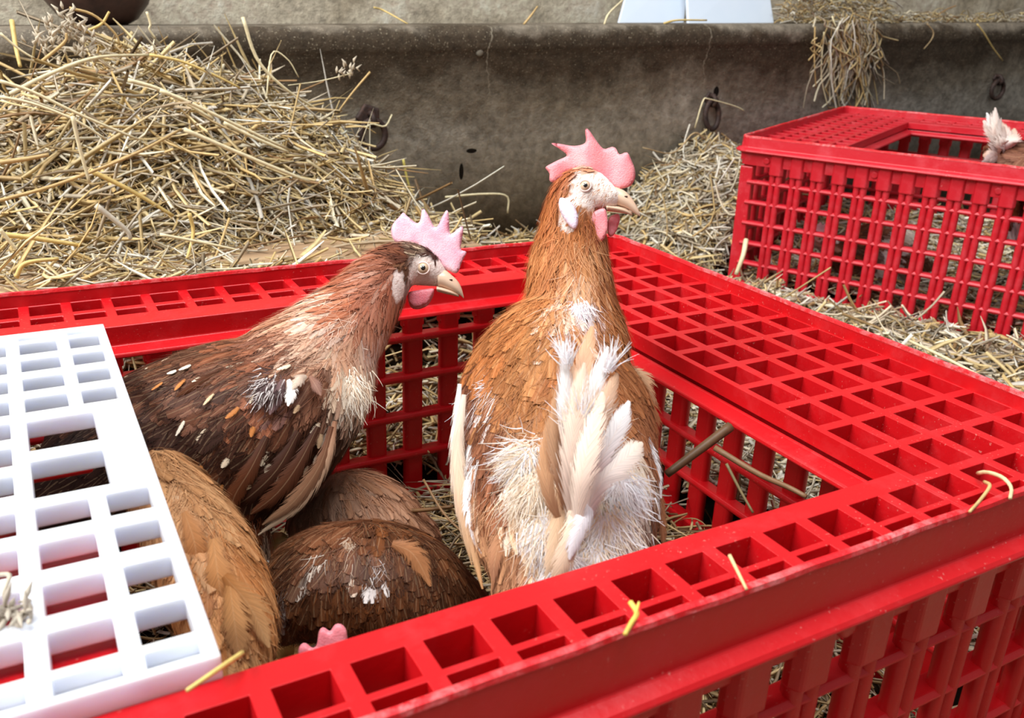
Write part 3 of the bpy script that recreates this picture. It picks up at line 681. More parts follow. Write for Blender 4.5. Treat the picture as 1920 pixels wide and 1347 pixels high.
big = [([(455, 32, 27), (483, 112, 27), (537, 168, 27), (610, 215, 27.5)], .09, PALE), ([(610, 215, 28), (700, 310, 28), (772, 392, 28)], .09, PALE), ([(694, 135, 29), (660, 175, 29), (630, 215, 29)], .06, TAN),
 ([(662, 137, 27), (600, 152, 27), (540, 160, 27)], .03, PALE), ([(756, 299, 31), (766, 345, 31), (785, 395, 31)], .08, (222, 206, 110)), ([(0, 152, 22), (60, 172, 22), (150, 215, 22), (260, 262, 22)], .08, PALE),
 ([(170, 320, 21.5), (250, 360, 21.5), (325, 405, 21.5)], .11, GOLD), ([(300, 170, 23), (350, 190, 23), (430, 228, 23), (536, 278, 23)], .1, PALE), ([(345, 243, 22), (460, 292, 22), (580, 341, 22)], .11, PALE),
 ([(20, 176, 24), (90, 140, 25), (180, 108, 26), (280, 103, 27)], .09, PALE), ([(280, 103, 26), (340, 115, 26), (400, 140, 26), (450, 165, 26)], .08, GOLD), ([(0, 305, 21), (50, 298, 21), (92, 290, 21)], .1, TAN),
 ([(0, 376, 21), (110, 345, 21), (250, 290, 21), (340, 242, 22)], .075, TAN), ([(136, 218, 20.8), (150, 280, 20.8), (168, 343, 20.8)], .09, PALE), ([(0, 182, 21.5), (60, 194, 21.5), (140, 225, 21.5), (200, 262, 21.5)], .07, PALE),
 ([(240, 150, 23.5), (310, 172, 23.5), (400, 224, 23.5)], .1, PALE), ([(5, 440, 19.5), (60, 446, 19.5), (150, 460, 19.5)], .11, GOLD), ([(0, 430, 19), (20, 455, 19), (40, 478, 19)], .08, PALE),
 ([(355, 400, 20.5), (362, 440, 20.5), (345, 505, 20)], .09, GOLD), ([(30, 520, 17.5), (48, 494, 17.5), (110, 485, 17.5)], .09, GOLD), ([(300, 440, 19.5), (380, 455, 19.5), (450, 470, 19.5)], .07, PALE),
 ([(430, 410, 21), (405, 480, 20), (390, 515, 19)], .06, TAN), ([(22, 38, 27), (30, 90, 26.5), (38, 125, 26)], .1, GOLD), ([(0, 62, 26), (40, 95, 26), (80, 118, 26)], .06, PALE),
 ([(275, 22, 27), (282, 45, 27), (280, 55, 27), (292, 72, 27)], .06, PALE), ([(75, 118, 26), (120, 80, 26), (125, 62, 26)], .08, TAN), ([(160, 60, 27), (190, 45, 27), (205, 22, 27)], .08, GOLD), ([(130, 15, 27), (175, 28, 27), (215, 62, 27), (225, 85, 27)], .07, TAN),
 ([(620, 235, 30), (680, 238, 30), (705, 250, 30)], .05, TAN), ([(575, 300, 24), (640, 345, 24), (715, 395, 24)], .08, PALE), ([(600, 230, 29), (650, 300, 29), (712, 365, 29)], .05, TAN), ([(420, 230, 24), (470, 255, 24), (540, 285, 24)], .1, PALE),
 ([(610, 410, 24), (650, 372, 24), (690, 340, 24)], .06, TAN), ([(180, 385, 20), (235, 430, 20), (245, 448, 20)], .12, (214, 204, 184)), ([(500, 180, 27), (510, 100, 28), (540, 112, 28), (560, 145, 28)], .04, PALE)]
for k, (p, r, c_) in enumerate(big): stalk('stalk', stalk_path(p), r, c_, heap, taper=.7)
# seed heads sticking up at the left end of the heap
for (u, v) in [(130, 50), (120, 70), (150, 80), (165, 95), (100, 75), (85, 90), (140, 62), (655, 137), (155, 105)]:
    base = onp(u, v, 1, 26.5 if u < 600 else 27)
    mb = MB()
    for k in range(16):
        d = rng.normal(0, 1, 3) * np.array([.22, .15, .3]); q = base + d
        mb.tube([q, q + np.array([rng.normal(0, .08), 0, .12]), q + np.array([rng.normal(0, .12), 0, .26])], np.array([.02, .06, .01]), 5)
    V = mb.V; add('seed_head', V, mb.F, M_STRAW, heap, col=np.tile(lin((214, 200, 176)), (len(V), 1)), smooth=True)

# ------------------------------------------------------------------ things on the wall
def iron_ring(u, v, rw, rh, label, tilt=0.0, plate_r=.7):
    c0 = onp(u, v, 1, WY - .22)
    root = thing('iron_ring', label, 'ring', (c0[0], WY - .1, c0[2]), 'rusty tie rings on the concrete wall')
    a = np.linspace(0, 2 * np.pi, 33)[:-1]
    P = [c0 + np.array([rw * math.sin(t) , -.1 + tilt * math.cos(t), rh * math.cos(t)]) for t in a]
    P = np.array(P); k = 10; T = np.roll(P, -1, 0) - np.roll(P, 1, 0); T /= np.linalg.norm(T, axis=1)[:, None]; Y = np.array([0, 1., 0]); N = np.cross(T, Y); N /= np.linalg.norm(N, axis=1)[:, None]
    V = []; 
    for i in range(32):
        for j in range(k): an = 2 * math.pi * j / k; V.append(P[i] + .155 * (math.cos(an) * N[i] + math.sin(an) * Y))
    F = [(i * k + j, i * k + (j + 1) % k, ((i + 1) % 32) * k + (j + 1) % k, ((i + 1) % 32) * k + j) for i in range(32) for j in range(k)]
    add('ring', V, F, M_RUST, root, smooth=True)
    t0 = c0 + np.array([0, 0, rh])
    V, F = tube([t0 + np.array([-.06, .35, .3]), t0 + np.array([-.05, -.12, .32]), t0 + np.array([0, -.36, .05]), t0 + np.array([.04, -.15, -.22]), t0 + np.array([.04, .3, -.2])], .14, 8)
    add('staple', V, F, M_RUST, root, smooth=True)
    V, F = tube([t0 + np.array([-.1, .22, .12]), t0 + np.array([-.1, .08, .12])], [plate_r, plate_r * .85], 5); add('back_plate', V, F, M_RUST, root, bevel=.05)
    return root
iron_ring(698, 252, .62, .66, 'rusty iron tie ring on the wall beside the tall left heap of straw')
iron_ring(1333, 216, .5, .78, 'rusty iron tie ring on the wall above the pale straw heap in the middle', .12, .45)
iron_ring(1868, 168, .66, .62, 'rusty iron tie ring on the wall at the far right, above the far crate', 0, .35)
# round bowl hanging over the trough
bc = onp(177, -58, 1, 36.2); zb = 5.62 + WS * bc[0]
bowl = thing('iron_bowl', 'dark brown round-bottomed iron bowl resting on the ledge behind the left straw heap', 'bowl', (bc[0], bc[1], zb))
V = []; F = []; n = 40; prof = [(.05, 0.0), (.9, .12), (1.6, .5), (2.1, 1.15), (2.38, 1.9), (2.46, 2.7), (2.62, 2.75), (2.62, 2.95), (2.3, 2.95), (2.22, 1.9), (1.95, 1.25), (1.45, .68), (.8, .32), (.05, .22)]
for r_, z_ in prof:
    for j in range(n): a = 2 * math.pi * j / n; V.append((bc[0] + r_ * math.cos(a), bc[1] + .6 + r_ * math.sin(a), zb - .25 + z_))
F = [(i * n + j, i * n + (j + 1) % n, (i + 1) * n + (j + 1) % n, (i + 1) * n + j) for i in range(len(prof) - 1) for j in range(n)]
add('bowl_shell', V, F, M_BOWL, bowl, smooth=True)
# pale plastic sheets leaning in the trough
def sheet(name, quad, y0, y1, label, zb_add=0):
    B0 = onp(*quad[0], 1, y0); B1 = onp(*quad[1], 1, y0); T1 = onp(*quad[2], 1, y1); T0 = onp(*quad[3], 1, y1)
    root = thing(name, label, 'plastic sheet', tuple((B0 + B1) / 2))
    nrm = np.cross(B1 - B0, T0 - B0); nrm /= np.linalg.norm(nrm); V = [B0, B1, T1, T0] + [p + nrm * -.22 for p in (B0, B1, T1, T0)]
    F = [(0, 1, 2, 3), (7, 6, 5, 4), (0, 4, 5, 1), (1, 5, 6, 2), (2, 6, 7, 3), (3, 7, 4, 0)]
    add('panel', V, F, M_SHEET, root, bevel=.06); return root
sheet('plastic_sheet', [(1157, 52), (1282, 52), (1295, -70), (1190, -70)], 36.4, 38.8, 'pale blue plastic sheet leaning in the trough, the left one of two')
sheet('plastic_sheet', [(1291, 52), (1453, 52), (1435, -70), (1286, -70)], 35.2, 37.4, 'pale blue plastic sheet leaning in the trough, the wider right one of two')

# straw hanging over the ledge at the right
n = 170
hang = []
VV = []; FF = []; CC = []; off = 0
for k in range(n):
    u = rng.normal(1590, 26); top = rng.uniform(20, 100); ln = rng.uniform(40, 150) * (1.0 if abs(u - 1590) < 45 else .5)
    y = WY - .35 - rng.random() * .8
    x = u; pts = [(x, top, y)]
    for s_ in range(3): x += rng.normal(0, 13); top += ln / 3; pts.append((x, min(top, 202), y + rng.normal(0, .1)))
    P = cmr(np.array([onp(a, b, 1, c) for a, b, c in pts]), 7); V, F = tube(P, rng.uniform(.022, .06), 3, False)
    VV.append(V); FF.append(np.array(F) + off); off += len(V); CC.append(np.tile(STRAW[rng.choice(len(STRAW), p=np.array(PW_GOLD) / sum(PW_GOLD))] * rng.uniform(.6, 1.05), (len(V), 1)))
hs = thing('hanging_straw', 'tuft of straw hanging over the concrete ledge above the far crate', 'straw', onp(1590, 60, 1, WY - .5))
add('loose_straw', np.concatenate(VV), np.concatenate(FF), M_STRAW, hs, col=np.concatenate(CC), smooth=True, kind='stuff')
for p, r, c_ in [([(1528, 50, 32.4), (1527, 110, 32.2), (1530, 165, 32.3)], .06, TAN), ([(1545, 60, 32.4), (1540, 140, 32.2), (1552, 200, 32.2)], .05, PALE), ([(1600, 60, 32.2), (1640, 66, 32.2), (1645, 68, 32)], .06, PALE), ([(1600, 25, 32.4), (1640, 50, 32.2), (1620, 120, 32.2), (1610, 150, 32.3)], .05, TAN),
                 ([(1560, 30, 32.2), (1590, 110, 31.9), (1640, 190, 32.2)], .055, PALE), ([(1570, 90, 32.1), (1585, 120, 32), (1575, 190, 32.1)], .07, PALE)]:
    stalk('stalk', stalk_path(p), r, c_, hs)
def ledge_straw(name, label, us, ys, n, zr=.8, gold=PW_GOLD):
    VV = []; FF = []; CC = []; off = 0
    for k in range(n):
        u = rng.uniform(*us); y = rng.uniform(*ys); b = onp(u, 30, 1, y); b[2] = ledge_z(b[0]) + .02 + rng.random() ** 2 * zr
        a = rng.uniform(0, 6.28); L = .8 * math.exp(rng.normal(0, .5)); d = np.array([math.cos(a), .35 * math.sin(a), rng.normal(0, .2)]) * L
        e = b + d; e[2] = max(e[2], ledge_z(e[0]) + .03); m = (b + e) / 2 + np.array([0, 0, rng.random() * .2])
        V, F = tube([b, m, e], rng.uniform(.02, .055), 3, False); VV.append(V); FF.append(np.array(F) + off); off += len(V); CC.append(np.tile(STRAW[rng.choice(len(STRAW), p=np.array(gold) / sum(gold))] * rng.uniform(.5, 1), (len(V), 1)))
    o = add(name, np.concatenate(VV), np.concatenate(FF), M_STRAW, col=np.concatenate(CC), smooth=True, kind='stuff'); tag(o, label, 'straw'); return o
ledge_straw('ledge_straw', 'thick tangle of straw on top of the ledge over the hanging tuft', (1470, 1660), (33.6, 36.2), 1100, 1.7)
ledge_straw('ledge_straw', 'thin line of brown straw on the ledge at the far right', (1660, 1930), (33.8, 36.2), 420, .55)
for nm, lb, p, r, c_ in [('straw_stalk', 'bent straw stalk drooping from the ledge at the far right', [(1832, 45, 32.6), (1845, 62, 32.5), (1862, 90, 32.6), (1880, 114, 32.7)], .05, GOLD),
        ('straw_stalk', 'curled straw hanging just right of the big hanging tuft', [(1738, 44, 32.6), (1750, 60, 32.5), (1746, 75, 32.5), (1732, 92, 32.6)], .04, DULL),
        ('straw_stalk', 'short yellow straw stuck on the pale wall above the ledge, left of the sheets', [(701, 14, 37), (720, 20, 37), (765, 45, 36)], .05, GOLD),
        ('straw_stalk', 'leaning straw on the ledge just left of the pale sheets', [(1133, 46, 34), (1142, 25, 34), (1170, -2, 34.2)], .06, PALE),
        ('straw_stalk', 'short split straw on the ledge above the right hen', [(982, 46, 34), (995, 30, 34), (1008, 12, 34)], .06, TAN),
        ('straw_stalk', 'straw lying before the foot of the pale sheets', [(1245, 44, 34), (1270, 38, 34), (1325, 38, 34)], .07, GOLD),
        ('straw_stalk', 'bent straw hooked over the left iron ring', [(620, 226, 32.3), (682, 238, 32.2), (697, 232, 32), (722, 237, 32), (735, 215, 32.1)], .05, PALE),
        ('straw_stalk', 'folded straw leaning through the middle iron ring', [(1303, 240, 32), (1318, 190, 32), (1330, 186, 32), (1380, 200, 32.2), (1395, 208, 32.2)], .045, PALE),
        ('straw_stalk', 'bent straw sticking out of the floor before the wall right of the left hen', [(835, 370, 31), (905, 364, 31), (950, 368, 31), (952, 400, 31)], .06, PALE),
        ('straw_stalk', 'long straw leaning over the corner of the far crate', [(1320, 260, 28), (1300, 250, 28), (1262, 287, 28), (1205, 277, 28)], .045, DULL),
        ('straw_stalk', 'thick pale straw leaning on the front corner post of the far crate', [(1399, 450, 22.5), (1393, 480, 22), (1380, 515, 22)], .13, PALE),
        ('straw_stalk', 'long pale straw lying along the front crate rim at the right', [(1700, 637, 10.4), (1770, 670, 8.4), (1850, 712, 6.4), (1918, 745, 5)], .055, PALE)]:
    o = stalk(nm, stalk_path(p), r, c_); tag(o, lb, 'straw', 'single straw stalks')
# ------------------------------------------------------------------ hens
def ring_loft(secs, k=20):
    """closed loft; secs = (u, v, depth, half width across in px, half width in depth in px)"""
    C0 = np.array([dep(u, v, d) for u, v, d, a, b in secs]); RA = np.array([a * d / F_PX for u, v, d, a, b in secs]); RB = np.array([b * d / F_PX for u, v, d, a, b in secs])
    m = max(8, len(secs) * 3); t_ = np.linspace(0, 1, m)
    Cc = cmr(C0, m); rr = cmr(np.stack([RA, RB, RA * 0], 1), m)
    T = np.gradient(Cc, axis=0); T /= np.linalg.norm(T, axis=1)[:, None]
    # rounded ends
    pre = []; post = []
    for f, s_ in ((.95, .3), (.72, .68), (.35, .93)):
        pre.append((Cc[0] - T[0] * rr[0, 0] * s_, rr[0] * f, T[0])); post.append((Cc[-1] + T[-1] * rr[-1, 0] * s_, rr[-1] * f, T[-1]))
    seq = pre[::-1] + [(Cc[i], rr[i], T[i]) for i in range(m)] + post; V = []
    for c0, r, tt in seq:
        a1 = np.cross(tt, CD); a1 /= np.linalg.norm(a1) + 1e-9; a2 = np.cross(a1, tt)
        for j in range(k): an = 2 * math.pi * j / k; V.append(c0 + a1 * r[0] * math.cos(an) + a2 * r[1] * math.sin(an))
    n = len(seq); F = [(i * k + j, i * k + (j + 1) % k, (i + 1) * k + (j + 1) % k, (i + 1) * k + j) for i in range(n - 1) for j in range(k)]
    F.append(tuple(range(k))[::-1]); F.append(tuple((n - 1) * k + j for j in range(k)))
    return V, F
def fused(lofts, voxel=.09):
    mb = MB()
    for l in lofts: mb.put(*ring_loft(l))
    bm = bmesh.new(); me = bpy.data.meshes.new('tmp'); me.from_pydata(mb.V, [], mb.F)
    bm.from_mesh(me); bmesh.ops.recalc_face_normals(bm, faces=bm.faces); bm.to_mesh(me); bm.free()
    o = bpy.data.objects.new('tmp', me); C.objects.link(o)
    m = o.modifiers.new('r', 'REMESH'); m.mode = 'VOXEL'; m.voxel_size = voxel; m.use_smooth_shade = True
    m2 = o.modifiers.new('s', 'SMOOTH'); m2.factor = .5; m2.iterations = 6
    dg = bpy.context.evaluated_depsgraph_get(); ev = o.evaluated_get(dg); em = ev.to_mesh()
    V = np.empty(len(em.vertices) * 3); em.vertices.foreach_get('co', V); V = V.reshape(-1, 3)
    F = [tuple(p.vertices) for p in em.polygons]
    em.calc_loop_triangles(); T = np.empty(len(em.loop_triangles) * 3, np.int32); em.loop_triangles.foreach_get('vertices', T); T = T.reshape(-1, 3)
    ev.to_mesh_clear(); bpy.data.objects.remove(o); bpy.data.meshes.remove(me)
    q = np.array([f if len(f) == 4 else f + (f[-1],) for f in F]) if all(len(f) == 4 for f in F) else F
    return V, q, T
class Coat:
    """colour, length, width and lie of the feathers over the body, as patches"""
    def __init__(s, blobs): 
        s.p = np.array([b[:2] for b in blobs], float); s.R = np.array([b[2] for b in blobs], float); s.c = [np.array([lin(c) for c in b[3]]) for b in blobs]
        s.L = np.array([b[4] for b in blobs], float); s.W = np.array([b[5] for b in blobs], float); s.d = np.array([b[6] for b in blobs], float)
        s.d /= np.linalg.norm(s.d, axis=1)[:, None]
    def at(s, P):
        u, v = pxy(P); w = np.exp(-(((u[:, None] - s.p[:, 0]) ** 2 + (v[:, None] - s.p[:, 1]) ** 2) / s.R ** 2)) + 1e-9 / (1 + ((u[:, None] - s.p[:, 0]) ** 2 + (v[:, None] - s.p[:, 1]) ** 2))
        w /= w.sum(1)[:, None]; ws = w ** 2.2; ws /= ws.sum(1)[:, None]
        pick = (ws.cumsum(1) > rng.random(len(P))[:, None]).argmax(1)
        col = np.array([s.c[i][rng.integers(len(s.c[i]))] for i in pick])
        mean = np.array([c.mean(0) for c in s.c]); cm = ws @ mean
        return col, cm, w @ s.L, w @ s.W, w @ s.d, s.L[pick], s.W[pick]
def sample(V, T, n):
    a, b, c = V[T[:, 0]], V[T[:, 1]], V[T[:, 2]]; nn = np.cross(b - a, c - a); ar = np.linalg.norm(nn, axis=1); nn /= ar[:, None] + 1e-12
    i = rng.choice(len(T), n, p=ar / ar.sum()); r1 = np.sqrt(rng.random(n))[:, None]; r2 = rng.random(n)[:, None]
    return a[i] * (1 - r1) + b[i] * r1 * (1 - r2) + c[i] * r1 * r2, nn[i]
def cling(bvh, Cn, hgt, mixf=1.0):
    """lay centre lines down on the skin they grow from"""
    n, m, _ = Cn.shape; NN = np.empty_like(Cn); out = Cn.copy(); fn = bvh.find_nearest
    for i in range(n):
        for j in range(m):
            q, nr, _i, d = fn(Cn[i, j]); NN[i, j] = nr; out[i, j] = np.array(q) + np.array(nr) * hgt[i, j]
    return out * mixf + Cn * (1 - mixf), NN
def feathers(P, N, D, L, Wd, col, lift, curl=.25, ns=5, rootdark=.9, bvh=None):
    n = len(P); D = D - N * (D * N).sum(1)[:, None]; D /= np.linalg.norm(D, axis=1)[:, None] + 1e-9; Sd = np.cross(D, N)
    s = np.linspace(0, 1, ns + 1); prof = np.array([np.sin(np.pi * min(1, (x * .80 + .12))) ** .55 for x in s]); x3 = np.array([-1, 0, 1.])
    hgt = (lift[:, None] * L[:, None] * s[None] - curl * L[:, None] * lift[:, None] * s[None] ** 2.2 + .02)
    sb = rng.normal(0, .12, n)[:, None] * s[None] ** 2 * L[:, None]
    Cn = P[:, None] + D[:, None] * (L[:, None] * s[None])[:, :, None] + N[:, None] * hgt[:, :, None] + Sd[:, None] * sb[:, :, None]
    NL = np.repeat(N[:, None], ns + 1, 1); SL = np.repeat(Sd[:, None], ns + 1, 1)
    if bvh is not None:
        Cn, NL = cling(bvh, Cn, hgt, .92); TL = np.gradient(Cn, axis=1); SL = np.cross(TL, NL); SL /= np.linalg.norm(SL, axis=2)[..., None] + 1e-9
    V = Cn[:, :, None] + SL[:, :, None] * (Wd[:, None] * prof[None] * .5)[:, :, None, None] * x3[None, None, :, None] - NL[:, :, None] * (np.abs(x3)[None, None, :] * (Wd[:, None] * prof[None] * .10)[:, :, None])[..., None]
    uv = np.empty((n, ns + 1, 3, 2)); idn = np.arange(n) % 97; uv[..., 0] = (np.array([.02, .5, .98]))[None, None] + idn[:, None, None]; uv[..., 1] = (s * .98 + .01)[None, :, None]
    base = (np.arange(n) * (ns + 1) * 3)[:, None, None]; i = np.arange(ns)[None, :, None] * 3; j = np.arange(2)[None, None]
    F = np.stack([base + i + j, base + i + j + 1, base + i + 3 + j + 1, base + i + 3 + j], -1).reshape(-1, 4)
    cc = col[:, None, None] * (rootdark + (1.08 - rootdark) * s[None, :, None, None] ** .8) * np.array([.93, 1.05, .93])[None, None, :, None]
    return V.reshape(-1, 3), F, np.clip(cc, 0, 1).reshape(-1, 3), uv.reshape(-1, 2)
def soft_normals(o, N, per):
    me = o.data; vn = np.empty(len(me.vertices) * 3, np.float32); me.vertex_normals.foreach_get('vector', vn); vn = vn.reshape(-1, 3)
    B = np.repeat(N, per, 0); s_ = np.sign((vn * B).sum(1))[:, None]; s_[s_ == 0] = 1; M = B * .8 + vn * s_ * .2; M /= np.linalg.norm(M, axis=1)[:, None]
    me.normals_split_custom_set_from_vertices([tuple(x) for x in M])
def hairs(P, N, D, L, wd, col, ns=3, bvh=None):
    n = len(P); D = D - N * (D * N).sum(1)[:, None] * .8; D /= np.linalg.norm(D, axis=1)[:, None]; Sd = np.cross(D, N)
    s = np.linspace(0, 1, ns + 1); b = rng.normal(0, .25, n)[:, None] * s[None] ** 2 * L[:, None]
    Cn = P[:, None] + D[:, None] * (L[:, None] * s)[:, :, None] + N[:, None] * (.22 * L[:, None] * s - .1 * L[:, None] * s ** 2)[:, :, None] + Sd[:, None] * b[:, :, None]
    if bvh is not None: Cn, _n = cling(bvh, Cn, .04 + .16 * L[:, None] * s[None] ** 1.2, .8)
    w = wd[:, None] * (1 - s[None] * .8); V = np.stack([Cn - Sd[:, None] * w[..., None], Cn + Sd[:, None] * w[..., None]], 2)
    base = (np.arange(n) * (ns + 1) * 2)[:, None]; i = np.arange(ns)[None] * 2
    F = np.stack([base + i, base + i + 1, base + i + 3, base + i + 2], -1).reshape(-1, 4)
    return V.reshape(-1, 3), F, np.repeat(col, (ns + 1) * 2, 0)
def quill(name, parent, pts, width, col, tipcol=None, flat=None, twist=0, label=None, n=12, fray=None, rootw=.35):
    """one large feather along (u, v, depth) points from root to tip"""
    P = cmr(np.array([dep(*p) for p in pts]), n + 1); T = np.gradient(P, axis=0); T /= np.linalg.norm(T, axis=1)[:, None]
    A = np.cross(T, CD); A /= np.linalg.norm(A, axis=1)[:, None]; B = np.cross(A, T); ca, sa = math.cos(twist), math.sin(twist); A, B = A * ca + B * sa, B * ca - A * sa
    s = np.linspace(0, 1, n + 1); pr = np.array([max(.06, (rootw + (1 - rootw) * min(1, x * 2.2)) * (1 - max(0, x - .55) ** 2 * 4.2)) for x in s]); xs = np.array([-1, -.5, 0, .5, 1])
    V = P[:, None] + A[:, None] * (width * .5 * pr)[:, None, None] * xs[None, :, None] - B[:, None] * (width * .13 * pr)[:, None, None] * (np.abs(xs) ** 2)[None, :, None] * -1
    F = np.array([(i * 5 + j, i * 5 + j + 1, (i + 1) * 5 + j + 1, (i + 1) * 5 + j) for i in range(n) for j in range(4)])
    k = rng.integers(1, 90); uv = np.stack([np.broadcast_to((xs + 1) / 2 * .96 + .02 + k, (n + 1, 5)), np.broadcast_to((s * .97 + .01)[:, None], (n + 1, 5))], -1)
    c1, c2_ = lin(col), lin(tipcol or col); cc = c1 + (c2_ - c1) * s[:, None, None]; cc = np.broadcast_to(cc, (n + 1, 5, 3))
    o = add(name, V.reshape(-1, 3), F, M_FEATHER, parent, col=cc.reshape(-1, 3), uv=uv.reshape(-1, 2), smooth=True)
    if label: o['label'] = label
    return o
class Head:
    """head frame: X forward along the beak, Y up, Z towards the viewer's side; lengths in photo pixels about the eye"""
    def __init__(s, u, v, d, hw, yaw=0, scale=1.0, roll=0.0):
        s.px = d / F_PX; s.hw = hw; s.O = dep(u, v, d) + CD * 0; c_, s_ = math.cos(yaw), math.sin(yaw)
        X, Z = CR * c_ - CD * s_, -CD * c_ - CR * s_; Y = CU; cr, sr = math.cos(roll), math.sin(roll)
        s.X, s.Y, s.Z = X * cr + Y * sr, Y * cr - X * sr, Z; s.cy = c_
        s.O = s.O - s.Z * hw * s.px          # sagittal plane lies behind the eye
    def p(s, x, y, z=0): return s.O + (s.X * x / s.cy + s.Y * y + s.Z * z) * s.px
def slab(H, poly, thick, redge, z0=0.0, bend=None, step=5.0):
    """a fleshy sheet with rounded edges from its outline (head pixels)"""
    from mathutils.geometry import delaunay_2d_cdt
    P = np.array(poly, float); B = []
    for i in range(len(P)):
        a, b = P[i], P[(i + 1) % len(P)]; m = max(1, int(np.linalg.norm(b - a) / step))
        for k in range(m): B.append(a + (b - a) * k / m)
    B = np.array(B)
    for _ in range(2): B = (np.roll(B, 1, 0) + 2 * B + np.roll(B, -1, 0)) / 4
    x0, y0 = B.min(0); x1, y1 = B.max(0); g = np.array([(x, y) for x in np.arange(x0, x1, step) for y in np.arange(y0, y1, step)]) + .01
    inside = np.zeros(len(g), bool); j = len(B) - 1
    for i in range(len(B)):
        c_ = ((B[i, 1] > g[:, 1]) != (B[j, 1] > g[:, 1])) & (g[:, 0] < (B[j, 0] - B[i, 0]) * (g[:, 1] - B[i, 1]) / (B[j, 1] - B[i, 1] + 1e-12) + B[i, 0]); inside ^= c_; j = i
    g = g[inside]; dd = np.min(np.linalg.norm(g[:, None] - B[None], axis=2), axis=1); g = g[dd > step * .5]
    pts = [Vector(q) for q in np.vstack([B, g])]; nb = len(B)
    vo, eo, fo, *_ = delaunay_2d_cdt(pts, [(i, (i + 1) % nb) for i in range(nb)], [], 1, 1e-4)
    Q = np.array([tuple(v) for v in vo]); d = np.min(np.linalg.norm(Q[:, None] - B[None], axis=2), axis=1); d[d < .02] = 0
    t_ = thick * np.sqrt(1 - (1 - np.clip(d / redge, 0, 1)) ** 2); zb = np.array([bend(x, y) if bend else 0 for x, y in Q]) + z0
    n = len(Q); V = [H.p(Q[i, 0], Q[i, 1], zb[i] + t_[i]) for i in range(n)] + [H.p(Q[i, 0], Q[i, 1], zb[i] - t_[i]) for i in range(n)]
    F = [tuple(f) for f in fo] + [tuple(n + i for i in f[::-1]) for f in fo]
    V = np.array(V); me = bpy.data.meshes.new('t'); me.from_pydata([tuple(v) for v in V], [], F); bm = bmesh.new(); bm.from_mesh(me)
    bmesh.ops.remove_doubles(bm, verts=bm.verts, dist=1e-4); bmesh.ops.recalc_face_normals(bm, faces=bm.faces)
    V = [tuple(v.co) for v in bm.verts]; F = [tuple(v.index for v in f.verts) for f in bm.faces]; bm.free(); bpy.data.meshes.remove(me); return V, F
def ball(c, r, ax=(1, 1, 1), seg=18, frame=None):
    V = []; F = []; n = seg // 2
    A = frame if frame is not None else np.eye(3)
    for i in range(n + 1):
        th = math.pi * i / n
        for j in range(seg): ph = 2 * math.pi * j / seg; q = np.array([math.sin(th) * math.cos(ph) * ax[0], math.sin(th) * math.sin(ph) * ax[1], math.cos(th) * ax[2]]) * r; V.append(c + q @ A)
    F = [(i * seg + j, (i + 1) * seg + j, (i + 1) * seg + (j + 1) % seg, i * seg + (j + 1) % seg) for i in range(n) for j in range(seg)]
    return V, F
def eye(H, root, x, y, z, r, tiltz=0):
    fr = np.stack([H.X, H.Y, H.Z]); c0 = H.p(x, y, z)
    V, F = ball(c0 - H.Z * r * .35 * H.px, r * H.px, (1, 1, .8), 20, fr); e = add('eye', V, F, M_IRIS, root, smooth=True)
    V, F = ball(c0 + H.Z * r * .22 * H.px + H.X * .5 * H.px, r * .5 * H.px, (1, 1, .6), 16, fr); add('pupil', V, F, M_PUPIL, e, smooth=True)
    a = np.linspace(0, 2 * np.pi, 25)[:-1]; R = (r + 1.6) * H.px; P = [c0 + H.X * R * math.cos(t) + H.Y * R * math.sin(t) * .92 - H.Z * r * .12 * H.px for t in a]; V = []; k = 8
    for i, t in enumerate(a):
        rad = H.X * math.cos(t) + H.Y * math.sin(t)
        for j in range(k): an = 2 * math.pi * j / k; V.append(P[i] + (rad * math.cos(an) * 1.7 + H.Z * math.sin(an) * 1.6) * H.px)
    F = [(i * k + j, i * k + (j + 1) % k, ((i + 1) % 24) * k + (j + 1) % k, ((i + 1) % 24) * k + j) for i in range(24) for j in range(k)]
    add('eyelid', V, F, M_LID, e, smooth=True)
def beak(H, root, up, lo, hw):
    """up / lo: (x, top y, bottom y) sections from face to tip"""
    for nm, secs in (('upper_beak', up), ('lower_beak', lo)):
        V = []; k = 12; cols = []
        S_ = cmr(np.array(secs, float), 14); m = len(S_)
        for i, (x, yt, yb) in enumerate(S_):
            f = i / (m - 1); w = hw * (1 - f ** 1.6) + .5
            for j in range(k):
                an = 2 * math.pi * j / k; V.append(H.p(x, (yt + yb) / 2 + (yt - yb) / 2 * math.sin(an), w * math.cos(an) * (1 if math.sin(an) < .3 else .8)))
                cols.append(lin((236, 206, 180)) * (1 - .25 * f) + lin((200, 120, 70)) * .3 * f * (math.sin(an) > 0))
        F = [(i * k + j, i * k + (j + 1) % k, (i + 1) * k + (j + 1) % k, (i + 1) * k + j) for i in range(m - 1) for j in range(k)] + [tuple(range(k))[::-1], tuple((m - 1) * k + j for j in range(k))]
        b = add(nm, V, F, M_BEAK, root, smooth=True, col=np.clip(cols, 0, 1))
        if nm == 'upper_beak':
            x, yt, yb = S_[5]; fr = np.stack([H.X, H.Y, H.Z]); V, F = ball(H.p(x, yb * .35 + yt * .65, hw * .72), 2.2 * H.px, (1.7, .7, .6), 10, fr); add('nostril', V, F, simple('nostril_dark', (70, 45, 35), .8), b, smooth=True)
